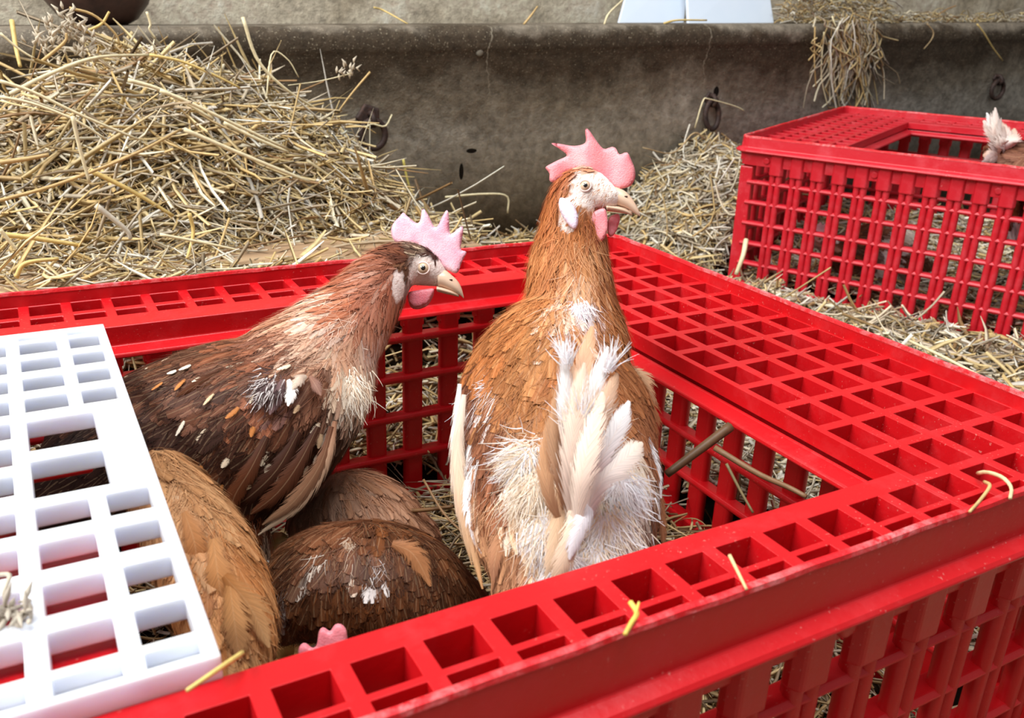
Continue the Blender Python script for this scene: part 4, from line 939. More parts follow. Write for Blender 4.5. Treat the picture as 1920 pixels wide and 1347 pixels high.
def dress(root, V, T, coat, n, lift=.10, hair=3000, face=None, wob=.16, speck=None, hcol=None, hl=.35, skip=None):
    from mathutils.bvhtree import BVHTree
    bvh = BVHTree.FromPolygons([tuple(x) for x in V], [tuple(int(i) for i in x) for x in T])
    P, N = sample(V, T, n); col, cm, L, Wd, d, L2, W2 = coat.at(P)
    L = .5 * L + .5 * L2; Wd = .5 * Wd + .5 * W2
    dj = d + rng.normal(0, wob, d.shape) * .7; D = dj[:, :1] * CR - dj[:, 1:] * CU + N * 0
    ok = L > .12
    if face is not None: ok &= ~face(P, N)
    col = (.7 * col + .3 * cm) * rng.uniform(.82, 1.14, (n, 1))
    if speck is not None:
        m = (rng.random(n) < speck[0]); u, v = pxy(P); m &= speck[2](u, v); col[m] = lin(speck[1]) * rng.uniform(.75, 1.1, (m.sum(), 1)); L = np.where(m, L * .6, L); Wd = np.where(m, Wd * .5, Wd)
    P, N, D, L, Wd, col = P[ok], N[ok], D[ok], L[ok], Wd[ok], col[ok]
    L = L * rng.uniform(.75, 1.15, len(L)); Wd = Wd * rng.uniform(.85, 1.15, len(L)) * 1.75; L = L * 1.1
    v, f, c_, uv = feathers(P, N, D, L, Wd, col, lift * .5 * rng.uniform(.3, 1.5, len(L)), bvh=bvh)
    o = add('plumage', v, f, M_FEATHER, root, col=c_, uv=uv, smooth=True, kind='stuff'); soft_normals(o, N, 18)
    if hair:
        hair = int(hair * 1.6)
        P, N = sample(V, T, hair); col, cm, L, Wd, d, L2, W2 = coat.at(P); ok = np.ones(hair, bool) if face is None else ~face(P, N)
        dj = d + rng.normal(0, .35, d.shape); D = dj[:, :1] * CR - dj[:, 1:] * CU + N * .2
        col = np.clip(.6 * col + .4 * cm, 0, 1) * rng.uniform(.8, 1.25, (hair, 1)); LL = np.clip(L, .1, .8) * hl * 1.5 * rng.uniform(.4, 1.2, hair) + .05
        v, f, c_ = hairs((P + N * .06)[ok], N[ok], D[ok], LL[ok], rng.uniform(.004, .010, ok.sum()), np.clip(col[ok], 0, 1), bvh=bvh); o = add('down', v, f, M_DOWN, root, col=c_, smooth=True, kind='stuff'); soft_normals(o, N[ok], 8)
def fuzz(root, V, T, inside, cols, n, flow, L=.1):
    P, N = sample(V, T, n * 12); ok = inside(P, N) & ((N @ -CD) > -.3); P, N = P[ok][:n], N[ok][:n]; k = len(P)
    u, v = pxy(P); c_ = np.array([lin(c) for c in cols])[rng.integers(len(cols), size=k)] * rng.uniform(.85, 1.1, (k, 1))
    D = flow[0] * CR - flow[1] * CU + rng.normal(0, .25, (k, 3)); v_, f, cc = hairs(P, N, np.tile(D, 1), L * rng.uniform(.5, 1.4, k), rng.uniform(.003, .006, k), np.clip(c_, 0, 1))
    add('face_fuzz', v_, f, M_DOWN, root, col=cc, smooth=True, kind='stuff')
def tuft(root, spots, kind='tuft'):
    """soft bunches of down: (u, v, depth, spread px, count, length, colours, (du, dv))"""
    for u, v, d, sp, n, L, cols, fl in spots:
        uu = rng.normal(u, sp * .5, n); vv = rng.normal(v, sp * .5, n); P = np.array([dep(a, b, d + .12 * ((a - u) ** 2 + (b - v) ** 2) / sp ** 2) for a, b in zip(uu, vv)])
        rad = np.stack([(uu - u) / sp, (vv - v) / sp], 1) * .28 + np.array(fl) + rng.normal(0, .22, (n, 2)); D = rad[:, :1] * CR - rad[:, 1:] * CU - CD * .1
        N = np.tile(-CD, (n, 1)) + rng.normal(0, .1, (n, 3)); N /= np.linalg.norm(N, axis=1)[:, None]
        c_ = np.array([lin(c) for c in cols])[rng.integers(len(cols), size=n)] * rng.uniform(.88, 1.06, (n, 1))
        v_, f, cc = hairs(P, N, D, L * .75 * rng.uniform(.4, 1.3, n), rng.uniform(.006, .014, n), np.clip(c_, 0, 1), ns=4)
        o = add('tuft', v_, f, M_DOWN, root, col=cc, smooth=True, kind='stuff'); soft_normals(o, N, 10)
def flecks(root, V, T, spots, cols, fl, L=.24, Wd=.12):
    from mathutils.bvhtree import BVHTree
    bvh = BVHTree.FromPolygons([tuple(x) for x in V], [tuple(int(i) for i in x) for x in T]); P = []; N = []
    for u, v in spots:
        q, n, i, d = bvh.ray_cast(Vector(CAM), Vector(ray(u, v)).normalized())
        if q is not None: P.append(q); N.append(n)
    P = np.array([tuple(p) for p in P]); N = np.array([tuple(p) for p in N]); k = len(P); D = np.tile(fl[0] * CR - fl[1] * CU, (k, 1)) + rng.normal(0, .15, (k, 3))
    v_, f, c_, uv = feathers(P + N * .07, N, D, L * rng.uniform(.7, 1.3, k), Wd * rng.uniform(.7, 1.2, k), np.array([lin(c) for c in cols])[rng.integers(len(cols), size=k)], np.full(k, .25))
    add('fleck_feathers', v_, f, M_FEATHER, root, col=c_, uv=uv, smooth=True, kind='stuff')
def legs(root, pts):
    for (u, v, d), side in pts:
        A = dep(u, v, d); z0 = -7.0; B = np.array([A[0], A[1], z0 + .35]); mid = (A + B) / 2 + np.array([.15, .1, .2]); mb = MB()
        mb.tube(cmr([A, mid, B], 8), .2, 8)
        for a in (-.6, 0, .6, math.pi):
            h = side + a; e = B + np.array([math.cos(h), math.sin(h), 0]) * (1.1 if a != math.pi else .5); e[2] = z0 + .14; mb.tube(cmr([B, (B + e) / 2 + np.array([0, 0, -.02]), e], 5), np.linspace(.15, .07, 5), 6)
        add('leg', mb.V, mb.F, simple('yellow_leg_scales', (196, 160, 96), .5), root, smooth=True)
def crop(poly, ox, oy, sc_, eu, ev): return [((ox + x / sc_) - eu, -((oy + y / sc_) - ev)) for x, y in poly]

DK, DK2, MID, RUST_, TANF, CREAM, WHITE_ = (62, 34, 22), (44, 25, 18), (98, 56, 35), (146, 84, 54), (196, 134, 92), (232, 206, 178), (244, 240, 238)
# ---- hen A: left hen, side on
def faceA(P, N):
    u, v = pxy(P); return (((u - 800) / 34) ** 2 + ((v - 515) / 30) ** 2 < 1) | (u > 822) | (((u - 746) / 13) ** 2 + ((v - 536) / 30) ** 2 < 1)
eu, ev, ed = 793, 503, 19.2
H = Head(eu, ev, ed, 31)
body = [(130, 935, 17.6, 90, 85), (210, 885, 17.6, 135, 110), (310, 850, 17.6, 160, 130), (420, 818, 17.5, 172, 138), (515, 782, 17.4, 158, 130), (590, 740, 17.5, 110, 110), (628, 700, 17.8, 76, 80)]
neck = [(550, 705, 17.6, 112, 105), (600, 660, 17.8, 98, 92), (645, 615, 18.2, 84, 78), (682, 570, 18.6, 68, 64), (712, 530, 19, 58, 54), (738, 505, 19.3, 48, 44), (766, 494, 19.55, 41, 36), (795, 503, 19.6, 36, 31), (817, 515, 19.65, 26, 24), (832, 524, 19.7, 17, 16)]
thigh = [(420, 925, 17.1, 90, 80), (450, 1010, 16.9, 56, 55), (466, 1075, 16.9, 36, 36), (472, 1140, 16.9, 20, 20)]
henA = thing('brown_hen', 'dark brown hen standing side on at the left, with a pale lilac-pink comb', 'hen', (-8.5, 7.6, -7.1), 'brown hens in the front crate')
V, Fq, T = fused([body, neck, thigh])
coatA = Coat([
    (300, 740, 90, [DK, DK2, MID], 1.0, .30, (-.9, .42)), (420, 690, 70, [DK, MID, (120, 76, 56)], .95, .26, (-.9, .45)), (500, 640, 50, [RUST_, (140, 92, 74), MID], .95, .2, (-.88, .48)),
    (560, 610, 40, [(206, 160, 132), (186, 130, 100), RUST_], .8, .13, (-.85, .5)), (620, 590, 45, [(232, 204, 186), (222, 184, 160), (210, 160, 130)], .55, .10, (-.8, .5)), (590, 640, 42, [(226, 190, 164), (214, 170, 140)], .6, .10, (-.75, .6)),
    (520, 700, 60, [MID, DK, RUST_], .95, .24, (-.8, .6)), (590, 700, 50, [MID, (150, 100, 76)], .8, .16, (-.6, .8)), (640, 660, 35, [(228, 190, 164), (216, 164, 130)], .55, .10, (-.2, 1)),
    (655, 710, 32, [CREAM, (240, 226, 206), (220, 190, 160)], .7, .10, (0, 1)), (655, 760, 26, [CREAM, (240, 226, 206)], .6, .10, (-.1, 1)), (640, 810, 45, [DK, DK2], .8, .24, (-.3, 1)), (600, 820, 50, [DK, MID], .9, .26, (-.45, .9)),
    (250, 830, 110, [DK2, (46, 27, 20)], 1.1, .34, (-.8, .6)), (380, 830, 110, [DK, DK2, (62, 36, 26)], 1.15, .34, (-.6, .8)), (500, 800, 80, [DK, MID, DK2], 1.05, .32, (-.5, .85)), (540, 730, 32, [(98, 66, 60), (120, 84, 76)], .7, .2, (-.3, 1)),
    (450, 920, 60, [(120, 62, 32), (100, 50, 28), DK], 1.0, .22, (-.15, 1)), (430, 980, 40, [(150, 88, 50), (120, 66, 38)], .9, .2, (-.1, 1)), (540, 920, 50, [DK2, DK], .9, .26, (-.6, .8)),
    (465, 1060, 50, [(206, 186, 164), (180, 150, 124)], .7, .12, (0, 1)), (150, 950, 120, [DK2], 1.1, .34, (-.8, .4)),
    (700, 600, 30, [(200, 140, 112), (178, 110, 80)], .45, .09, (-.3, .9)), (700, 640, 25, [(212, 156, 130), (236, 210, 196)], .4, .1, (-.2, 1)), (650, 560, 40, [(186, 106, 70), (204, 134, 100), (156, 84, 54)], .75, .09, (-.75, .65)), (690, 560, 30, [(190, 128, 104), (170, 100, 74)], .6, .08, (-.6, .75)),
    (650, 505, 32, [(160, 84, 56), (186, 116, 88), (130, 66, 44)], .75, .09, (-.85, .45)), (700, 520, 30, [(176, 110, 84), (206, 158, 136), (140, 76, 52)], .6, .08, (-.7, .6)), (700, 478, 28, [(150, 84, 56), (176, 110, 84)], .55, .08, (-.93, .25)),
    (740, 475, 18, [(110, 62, 44), (92, 52, 38), (130, 76, 52)], .34, .07, (-.95, .2)), (778, 463, 14, [(86, 50, 38), (74, 42, 32), (206, 180, 150)], .26, .06, (-.9, .1)), (808, 466, 10, [(74, 40, 30)], .2, .05, (-.7, .5)), (816, 485, 7, [(74, 40, 30)], .16, .04, (-.1, 1)),
    (730, 530, 16, [(176, 104, 78), (120, 66, 48)], .4, .06, (-.5, .8)), (760, 506, 12, [(130, 88, 62), (90, 58, 42)], .15, .05, (-.7, .6)),
    (790, 505, 17, [(250, 232, 222)], .02, .02, (-.7, .5)), (812, 528, 14, [(246, 222, 212)], .02, .02, (-.7, .5)), (775, 540, 13, [(214, 186, 174), (150, 120, 110)], .05, .02, (-.8, .4)), (830, 522, 10, [(250, 214, 206)], .02, .02, (-.7, .5))])
_, cm, *_r = coatA.at(V); add('body', V, Fq, M_BODY, henA, smooth=True, col=np.clip(np.where(faceA(V, None)[:, None], lin((252, 232, 222)) * rng.uniform(.86, 1.02, (len(V), 1)), cm * .8), 0, 1))
V1, T1 = V, T
dress(henA, V, T, coatA, 5200, .10, 7000, faceA, speck=(.045, (236, 214, 184), lambda u, v: (u > 260) & (u < 640) & (v > 620)))
cA = lambda poly: crop(poly, 600, 360, 3.3675, eu, ev)
V, Fq = slab(H, cA([(430, 230), (440, 190), (470, 155), (497, 138), (510, 100), (530, 130), (560, 152), (590, 180), (613, 195), (626, 150), (632, 75), (662, 105), (690, 160), (705, 200), (718, 222), (735, 205), (760, 145), (795, 85), (807, 120), (808, 200), (812, 262), (840, 240), (870, 212), (900, 186), (900, 230), (890, 290), (878, 358), (930, 362), (900, 410), (885, 440), (868, 505), (850, 512), (815, 492), (780, 476), (750, 452), (720, 410), (660, 372), (600, 345), (540, 330), (480, 322), (445, 290)]), 4.2, 16)
add('comb', V, Fq, M_COMB_A, henA, smooth=True)
V, Fq = slab(H, cA([(548, 628), (546, 660), (556, 705), (580, 728), (630, 725), (680, 700), (708, 650), (722, 602), (690, 606), (620, 616)]), 3.6, 12, 17, step=4); add('wattle', V, Fq, M_WATTLE, henA, smooth=True)
V, Fq = slab(H, [(x - 3, y - 2) for x, y in cA([(548, 628), (546, 660), (556, 705), (580, 728), (630, 725), (680, 700), (708, 650), (722, 602), (690, 606), (620, 616)])], 3.6, 12, -17, step=4); add('wattle', V, Fq, M_WATTLE, henA, smooth=True)
V, Fq = slab(H, cA([(462, 500), (450, 540), (452, 600), (462, 660), (472, 702), (486, 704), (500, 665), (520, 620), (532, 570), (522, 520), (494, 498)]), 6, 10, 78, step=4); add('earlobe', V, Fq, M_LOBE, henA, smooth=True)
eye(H, henA, 0, 0, 31.5, 10.5); eye(H, henA, 0, 0, -31.5, 10.5)
beak(H, henA, [(26, 0, -33), (39, 0, -36), (52, -10, -41), (64, -22, -46), (71, -36, -51), (75, -52, -55)], [(24, -31, -42), (40, -35, -46), (54, -40, -49), (66, -46, -52)], 15)
legs(henA, [((455, 1090, 16.9), .3), ((520, 1010, 18.2), .3)])
for k, (pts, w_, c1, c2_) in enumerate([([(628, 790, 16.3), (612, 862, 16.1), (560, 945, 16.0), (484, 1004, 16.0)], .3, (150, 104, 78), (206, 180, 150)), ([(622, 800, 16.25), (600, 872, 16.05), (550, 942, 15.95), (492, 985, 15.95)], .34, (96, 56, 38), (150, 112, 84)),
        ([(596, 800, 16.2), (560, 870, 15.95), (520, 925, 15.9), (470, 965, 15.9)], .4, DK, MID), ([(560, 810, 16.1), (520, 880, 15.9), (470, 930, 15.9), (430, 955, 16)], .42, DK, DK), ([(500, 820, 16), (470, 880, 15.8), (440, 930, 15.8), (428, 975, 15.9)], .4, DK, (120, 66, 38))]):
    quill('wing_feather', henA, pts, w_, c1, c2_, twist=.2, label='pale edged wing feather' if k == 0 else None)
for k in range(9):
    u0 = 330 + k * 22; quill('wing_feather', henA, [(u0 + 90, 690 + k * 6, 16.35), (u0 + 50, 715 + k * 8, 16.2), (u0, 745 + k * 9, 16.15)], .26, [(96, 58, 40), (126, 76, 42), MID, (140, 86, 46)][k % 4], [MID, DK][k % 2], twist=.15)
# grey-white tuft on the shoulder
P0 = dep(522, 740, 16.15)
for k, (pts, w_, c1) in enumerate([([(520, 715, 16.2), (500, 730, 16), (478, 742, 15.9)], .26, (120, 88, 84)), ([(530, 712, 16.2), (520, 740, 16), (506, 778, 15.9)], .3, (112, 84, 84)), ([(540, 712, 16.2), (545, 735, 16), (540, 762, 15.9)], .28, (236, 226, 220)), ([(575, 705, 16.3), (562, 712, 16.1), (548, 730, 16)], .24, (214, 190, 170)), ([(580, 706, 16.3), (590, 720, 16.1), (602, 742, 16)], .24, (130, 92, 78))]):
    quill('shoulder_feather', henA, pts, w_, c1, (236, 224, 216) if k in (0, 2) else c1)

flecks(henA, V1, T1, [(388, 708), (335, 700), (310, 722), (352, 716), (478, 800), (596, 792), (508, 868), (522, 884), (540, 874), (600, 812), (430, 858), (382, 872), (455, 905), (450, 765), (362, 690), (560, 760), (470, 905), (420, 905), (350, 790), (545, 690), (405, 742), (575, 870), (590, 850), (485, 735)], [(238, 214, 184), (226, 190, 150), (244, 230, 208), (190, 120, 64)], (-.5, .85))
fuzz(henA, V1, T1, faceA, [(252, 238, 230), (246, 222, 210), (226, 190, 168), (190, 150, 128)], 1100, (-.8, .45), .09)
tuft(henA, [(500, 730, 15.85, 26, 260, .3, [(98, 76, 76), (70, 52, 50), (224, 214, 210)], (-.5, .8)), (620, 575, 17.6, 14, 120, .3, [(250, 240, 236)], (-.6, .5)), (590, 650, 16.9, 14, 120, .3, [(248, 240, 234)], (-.5, .8)), (655, 730, 16.7, 34, 500, .45, [(238, 222, 200), (246, 236, 220), (214, 184, 156)], (0, 1)),
    (470, 1070, 16.3, 22, 320, .5, [(216, 200, 182), (180, 152, 128), (240, 230, 218)], (0, 1))])
# ---- hen B: middle hen, back turned, looking right
def faceB(P, N):
    u, v = pxy(P); return (((u - 1106) / 36) ** 2 + ((v - 358) / 32) ** 2 < 1) | ((u > 1122) & (v < 392)) | (((u - 1067) / 20) ** 2 + ((v - 402) / 34) ** 2 < 1)
eu, ev, ed = 1097, 348, 16.83; V2 = T2 = None
H = Head(eu, ev, ed, 33, yaw=.16)
body = [(1075, 612, 17.2, 82, 85), (1045, 662, 16.9, 128, 108), (1036, 730, 16.5, 168, 125), (1042, 810, 16.1, 180, 138), (1047, 890, 15.6, 182, 146), (1054, 970, 15.1, 176, 146), (1055, 1050, 14.7, 156, 132), (1045, 1110, 14.4, 116, 105)]
neck = [(1088, 650, 17.0, 90, 84), (1076, 590, 17.2, 82, 78), (1070, 540, 17.3, 78, 74), (1068, 490, 17.4, 72, 68), (1072, 440, 17.4, 62, 58), (1072, 395, 17.3, 51, 48), (1080, 360, 17.25, 43, 40), (1103, 352, 17.2, 38, 35), (1128, 362, 17.1, 29, 28), (1148, 372, 17.05, 20, 20)]
henB = thing('brown_hen', 'ginger and white hen in the middle, back turned, head high looking right, salmon-pink comb', 'hen', (-4.3, 3.6, -7.1), 'brown hens in the front crate')
V, Fq, T = fused([body, neck])
OR, OR2, OR3 = (190, 118, 66), (168, 98, 50), (206, 140, 88)
coatB = Coat([
    (1075, 420, 40, [OR, (200, 124, 74), OR2], .6, .08, (-.15, 1)), (1030, 400, 26, [(176, 98, 52), OR], .5, .08, (-.4, .9)), (1110, 420, 22, [(196, 120, 76), (150, 84, 56)], .4, .07, (0, 1)), (1040, 470, 40, [OR, OR3, OR2], .75, .09, (-.2, 1)), (1095, 470, 36, [OR3, (216, 160, 116)], .7, .08, (-.05, 1)), (1130, 480, 20, [(150, 86, 56), OR2], .6, .09, (.1, 1)),
    (1025, 540, 40, [OR2, OR, OR3], .8, .11, (-.35, 1)), (1080, 540, 34, [(222, 172, 132), (236, 208, 184), OR3], .7, .09, (-.05, 1)), (1135, 550, 28, [OR2, (150, 90, 56)], .8, .11, (.1, 1)), (1095, 585, 24, [(238, 222, 222), (228, 206, 200)], .35, .06, (0, 1)), (1060, 590, 26, [(238, 212, 190), OR3], .5, .08, (-.2, 1)), (1140, 600, 26, [(196, 140, 96), OR2], .7, .1, (.15, 1)),
    (960, 640, 40, [OR2, (150, 92, 50)], .9, .3, (-.55, .85)), (1010, 640, 40, [(164, 104, 56), (146, 88, 44), (178, 120, 70)], .85, .42, (-.3, 1)), (1060, 650, 30, [(170, 110, 64), OR2], .8, .36, (-.1, 1)), (980, 710, 50, [(156, 98, 52), (140, 82, 42), (172, 112, 62)], .8, .42, (-.15, 1)), (1160, 690, 40, [(160, 98, 60), (140, 86, 50)], .9, .3, (.3, 1)),
    (890, 700, 36, [(118, 68, 46), (132, 82, 60)], .8, .2, (-.35, 1)), (925, 730, 20, [(240, 232, 228), (150, 92, 60)], .6, .14, (-.4, .9)), (865, 770, 24, [WHITE_, (236, 230, 230)], .7, .12, (-.1, 1)), (880, 860, 26, [WHITE_, (234, 226, 224)], .8, .12, (-.1, 1)), (868, 930, 22, [(232, 206, 180), (206, 160, 120)], .9, .14, (.05, 1)),
    (925, 800, 40, [(116, 66, 42), (100, 56, 36), (132, 78, 50)], .85, .2, (.05, 1)), (935, 880, 36, [(130, 76, 48), (150, 90, 58)], .8, .18, (.1, 1)), (980, 800, 30, [(150, 104, 72), (170, 120, 84)], .8, .2, (0, 1)),
    (985, 850, 30, [(236, 220, 204), (244, 236, 230)], .7, .08, (-.3, .9)), (1000, 930, 45, [(232, 206, 176), (240, 226, 206), (216, 178, 140)], .75, .12, (-.1, 1)), (945, 1000, 45, [(184, 130, 92), (206, 154, 112), (160, 108, 78)], .9, .2, (-.05, 1)), (1040, 1010, 45, [(238, 222, 200), (222, 184, 146)], .7, .12, (0, 1)), (940, 1070, 40, [(160, 104, 74), (184, 130, 96)], .9, .2, (.15, 1)),
    (1140, 880, 50, [(244, 228, 210), (238, 212, 184)], .6, .09, (.1, 1)), (1150, 960, 45, [(240, 230, 218), (232, 214, 194)], .6, .09, (.1, 1)), (1130, 1030, 45, [(232, 222, 208), (216, 196, 172)], .6, .1, (0, 1)), (1060, 1080, 40, [(240, 238, 240)], .5, .08, (0, 1)),
    (1200, 780, 30, [(150, 92, 58), (176, 116, 80)], .8, .2, (.2, 1)), (1225, 850, 26, [(146, 88, 56), (120, 70, 44)], .8, .2, (.25, 1)), (1235, 960, 30, [(150, 100, 70), (120, 76, 52)], .8, .18, (.1, 1)),
    (1046, 345, 16, [(176, 96, 54), (150, 78, 44)], .35, .06, (-.5, .8)), (1068, 322, 11, [(170, 96, 56), (186, 110, 70)], .26, .05, (-.8, .4)), (1100, 322, 10, [(186, 116, 80), (226, 190, 160)], .2, .05, (-.6, .1)), (1064, 352, 10, [(196, 128, 84)], .2, .05, (-.3, 1)),
    (1095, 350, 18, [(252, 240, 232)], .02, .02, (-.5, .8)), (1125, 352, 14, [(250, 226, 214)], .02, .02, (-.5, .8)), (1100, 385, 14, [(232, 196, 170), (206, 150, 116)], .1, .03, (-.5, .8)), (1140, 365, 12, [(250, 224, 210)], .02, .02, (-.5, .8))])
_, cm, *_r = coatB.at(V); add('body', V, Fq, M_BODY, henB, smooth=True, col=np.clip(np.where(faceB(V, None)[:, None], lin((254, 238, 228)) * rng.uniform(.9, 1.02, (len(V), 1)), cm * .85), 0, 1))
V2, T2 = V, T
dress(henB, V, T, coatB, 5200, .13, 9000, faceB, hl=.42)
cB = lambda poly: crop(poly, 960, 210, 3.3667, eu, ev)
fold = lambda x, y: 5.0 * math.sin((x + 12) * .09)
V, Fq = slab(H, cB([(187, 318), (240, 298), (300, 265), (348, 242), (310, 215), (270, 190), (226, 162), (290, 168), (380, 182), (440, 182), (465, 175), (455, 120), (452, 68), (470, 78), (500, 120), (540, 180), (578, 222), (600, 200), (625, 183), (650, 202), (666, 262), (700, 245), (722, 226), (735, 255), (738, 285), (760, 320), (770, 360), (772, 400), (755, 440), (735, 468), (710, 466), (680, 478), (640, 470), (590, 450), (550, 410), (520, 375), (480, 352), (430, 345), (380, 362), (310, 398), (270, 420), (230, 425), (215, 405), (225, 380), (243, 362), (215, 345)]), 4.6, 18, 0, fold)
add('comb', V, Fq, M_COMB_B, henB, smooth=True)
V, Fq = slab(H, cB([(584, 596), (540, 608), (498, 630), (474, 665), (470, 700), (480, 760), (508, 808), (548, 822), (580, 795), (598, 745), (599, 660)]), 4, 12, 16, step=4); add('wattle', V, Fq, M_COMB_B, henB, smooth=True)
V, Fq = slab(H, cB([(598, 640), (590, 690), (594, 765), (622, 776), (650, 732), (672, 664), (670, 618), (630, 625)]), 4, 12, -16, step=4); add('wattle', V, Fq, M_WATTLE, henB, smooth=True)
V, Fq = slab(H, cB([(306, 536), (297, 590), (316, 650), (350, 704), (385, 745), (402, 760), (425, 712), (422, 660), (400, 600), (365, 560), (330, 545)]), 5, 11, 47, step=4, bend=lambda x, y: (x + 30) * .12); add('earlobe', V, Fq, M_LOBE, henB, smooth=True)
eye(H, henB, 0, 0, 32.5, 9.5); eye(H, henB, 0, 0, -32.5, 9.5)
beak(H, henB, [(40, 4, -32), (56, 2, -34), (71, -5, -38), (81, -15, -43), (90, -28, -49), (97, -42, -54), (100, -51, -56)], [(38, -31, -43), (56, -34, -46), (72, -39, -49), (86, -47, -53)], 15)
legs(henB, [((990, 1040, 15), 2), ((1110, 1040, 15), 2)])
# tail held upright towards the viewer
tailf = [([(1080, 960, 13.6), (1078, 820, 13.3), (1092, 700, 13.3), (1110, 612, 13.5)], .55, (238, 214, 194), (214, 160, 120)), ([(1085, 960, 13.5), (1095, 820, 13.2), (1115, 730, 13.2), (1140, 650, 13.4)], .42, (238, 226, 216), WHITE_), ([(1075, 960, 13.5), (1060, 840, 13.2), (1062, 740, 13.2), (1056, 640, 13.4)], .36, (240, 232, 228), WHITE_),
         ([(1080, 970, 13.4), (1100, 850, 13.0), (1135, 760, 13.1), (1158, 700, 13.3)], .5, (236, 210, 188), (220, 176, 144)), ([(1085, 980, 13.4), (1120, 880, 13.0), (1160, 800, 13.1), (1180, 752, 13.3)], .5, (244, 236, 232), WHITE_), ([(1070, 980, 13.4), (1045, 880, 13.1), (1040, 790, 13.1), (1046, 720, 13.3)], .32, (222, 180, 144), (206, 156, 116)),
         ([(1075, 990, 13.3), (1070, 880, 12.95), (1082, 770, 12.95), (1096, 680, 13.1)], .5, (240, 222, 206), (236, 206, 182)), ([(1090, 990, 13.3), (1130, 900, 13.0), (1185, 850, 13.1), (1205, 830, 13.3)], .55, (246, 240, 238), (240, 220, 200)), ([(1060, 1000, 13.4), (1030, 930, 13.1), (1022, 850, 13.1), (1035, 770, 13.3)], .3, (206, 160, 122), (190, 140, 100)),
         ([(1080, 1000, 13.2), (1090, 900, 12.85), (1110, 810, 12.85), (1130, 735, 13.0)], .5, (242, 224, 208), (238, 212, 190))]
for pts, w_, a, b in tailf: quill('tail_feather', henB, pts, w_, a, b, twist=rng.normal(0, .25))
for pts, w_, a, b in [([(1055, 880, 13.6), (1050, 950, 13.3), (1035, 1040, 13.2), (1022, 1095, 13.3)], .34, (216, 168, 124), (232, 206, 178)), ([(1080, 900, 13.5), (1075, 980, 13.1), (1055, 1060, 13.0), (1040, 1110, 13.1)], .4, (238, 220, 200), (236, 200, 166)), ([(1110, 900, 13.4), (1100, 960, 13.1), (1080, 1010, 13.0), (1068, 1050, 13)], .36, (246, 244, 248), (240, 236, 240)),
                      ([(990, 770, 15.0), (975, 830, 14.8), (985, 890, 14.8)], .5, (176, 122, 90), (206, 160, 126)), ([(1000, 900, 14.4), (960, 960, 14.1), (930, 1040, 14), (925, 1090, 14)], .4, (206, 150, 104), (160, 110, 84)), ([(985, 930, 14.3), (975, 1000, 14), (965, 1080, 13.9)], .38, (222, 176, 134), (176, 122, 92))]:
    quill('rump_feather', henB, pts, w_, a, b, twist=rng.normal(0, .2))
for pts, w_, a, b, lb in [([(862, 720, 15.6), (852, 830, 15.3), (860, 940, 15.0), (885, 1060, 14.8)], .26, (240, 232, 226), (214, 168, 122), None), ([(870, 740, 15.4), (858, 850, 15.1), (872, 960, 14.8), (905, 1105, 14.5)], .3, (232, 214, 196), (200, 148, 98), None), ([(876, 900, 14.9), (885, 960, 14.7), (905, 1040, 14.5)], .34, (244, 244, 250), (236, 238, 246), 'white wing feather'),
                          ([(890, 880, 14.8), (900, 960, 14.6), (925, 1060, 14.4)], .34, (190, 128, 84), (170, 112, 76), None), ([(1200, 800, 15.3), (1222, 860, 15.1), (1240, 935, 15.0)], .3, (244, 244, 248), WHITE_, 'white wing feather'), ([(1195, 830, 15.1), (1215, 900, 14.9), (1238, 975, 14.8)], .28, (244, 244, 248), WHITE_, 'white wing feather'),
                          ([(1190, 860, 15.0), (1205, 930, 14.8), (1226, 990, 14.7)], .26, (240, 238, 240), WHITE_, 'white wing feather'), ([(1185, 890, 14.9), (1195, 950, 14.7), (1218, 1020, 14.6)], .22, (240, 238, 240), (232, 224, 222), 'white wing feather'), ([(1190, 700, 16.2), (1215, 770, 15.9), (1228, 850, 15.7)], .5, (160, 100, 64), (140, 84, 54), None),
                          ([(1175, 690, 16.3), (1205, 720, 16.1), (1222, 790, 15.9)], .5, (196, 160, 124), (146, 90, 58), None), ([(1225, 880, 15.4), (1240, 960, 15.2), (1245, 1030, 15.1)], .22, (170, 110, 74), (150, 96, 66), None)]:
    quill('wing_feather', henB, pts, w_, a, b, twist=rng.normal(0, .15), label=lb)

fuzz(henB, V2, T2, faceB, [(252, 240, 232), (240, 214, 196), (214, 160, 116), (190, 124, 80)], 1600, (-.6, .6), .09)
WH = [(248, 246, 250), (240, 234, 232), (252, 252, 255)]; CRM = [(240, 224, 202), (232, 208, 178), (250, 240, 226)]
tuft(henB, [(985, 860, 14.1, 34, 700, .5, WH + CRM, (-.35, .5)), (1000, 930, 13.8, 40, 700, .5, CRM, (-.1, .8)), (1025, 1000, 13.5, 40, 600, .5, CRM + WH, (0, .9)), (1060, 1075, 13.2, 34, 500, .4, WH, (0, .8)), (1140, 1000, 13.6, 50, 900, .5, WH + CRM, (.1, .8)), (1165, 920, 13.9, 36, 600, .5, WH, (.2, .8)), (1120, 1055, 13.4, 36, 500, .45, CRM + WH, (.1, .8)),
    (1022, 785, 15.2, 10, 120, .25, WH, (0, .6)), (925, 722, 15.5, 13, 160, .35, WH, (-.6, .6)), (876, 765, 15.75, 15, 200, .32, WH, (.05, 1)), (884, 880, 15.2, 15, 200, .32, WH, (.05, 1)), (1085, 585, 16.1, 20, 240, .35, WH + [(236, 214, 220)], (0, .8)), (1060, 880, 13.3, 24, 260, .5, CRM + [(214, 170, 130)], (0, -.6)), (1090, 800, 13.0, 26, 260, .6, WH + CRM, (0, -.8)), (1140, 690, 13.15, 12, 60, .5, WH, (.35, -1)), (1062, 680, 13.15, 10, 60, .5, WH, (-.2, -1))])
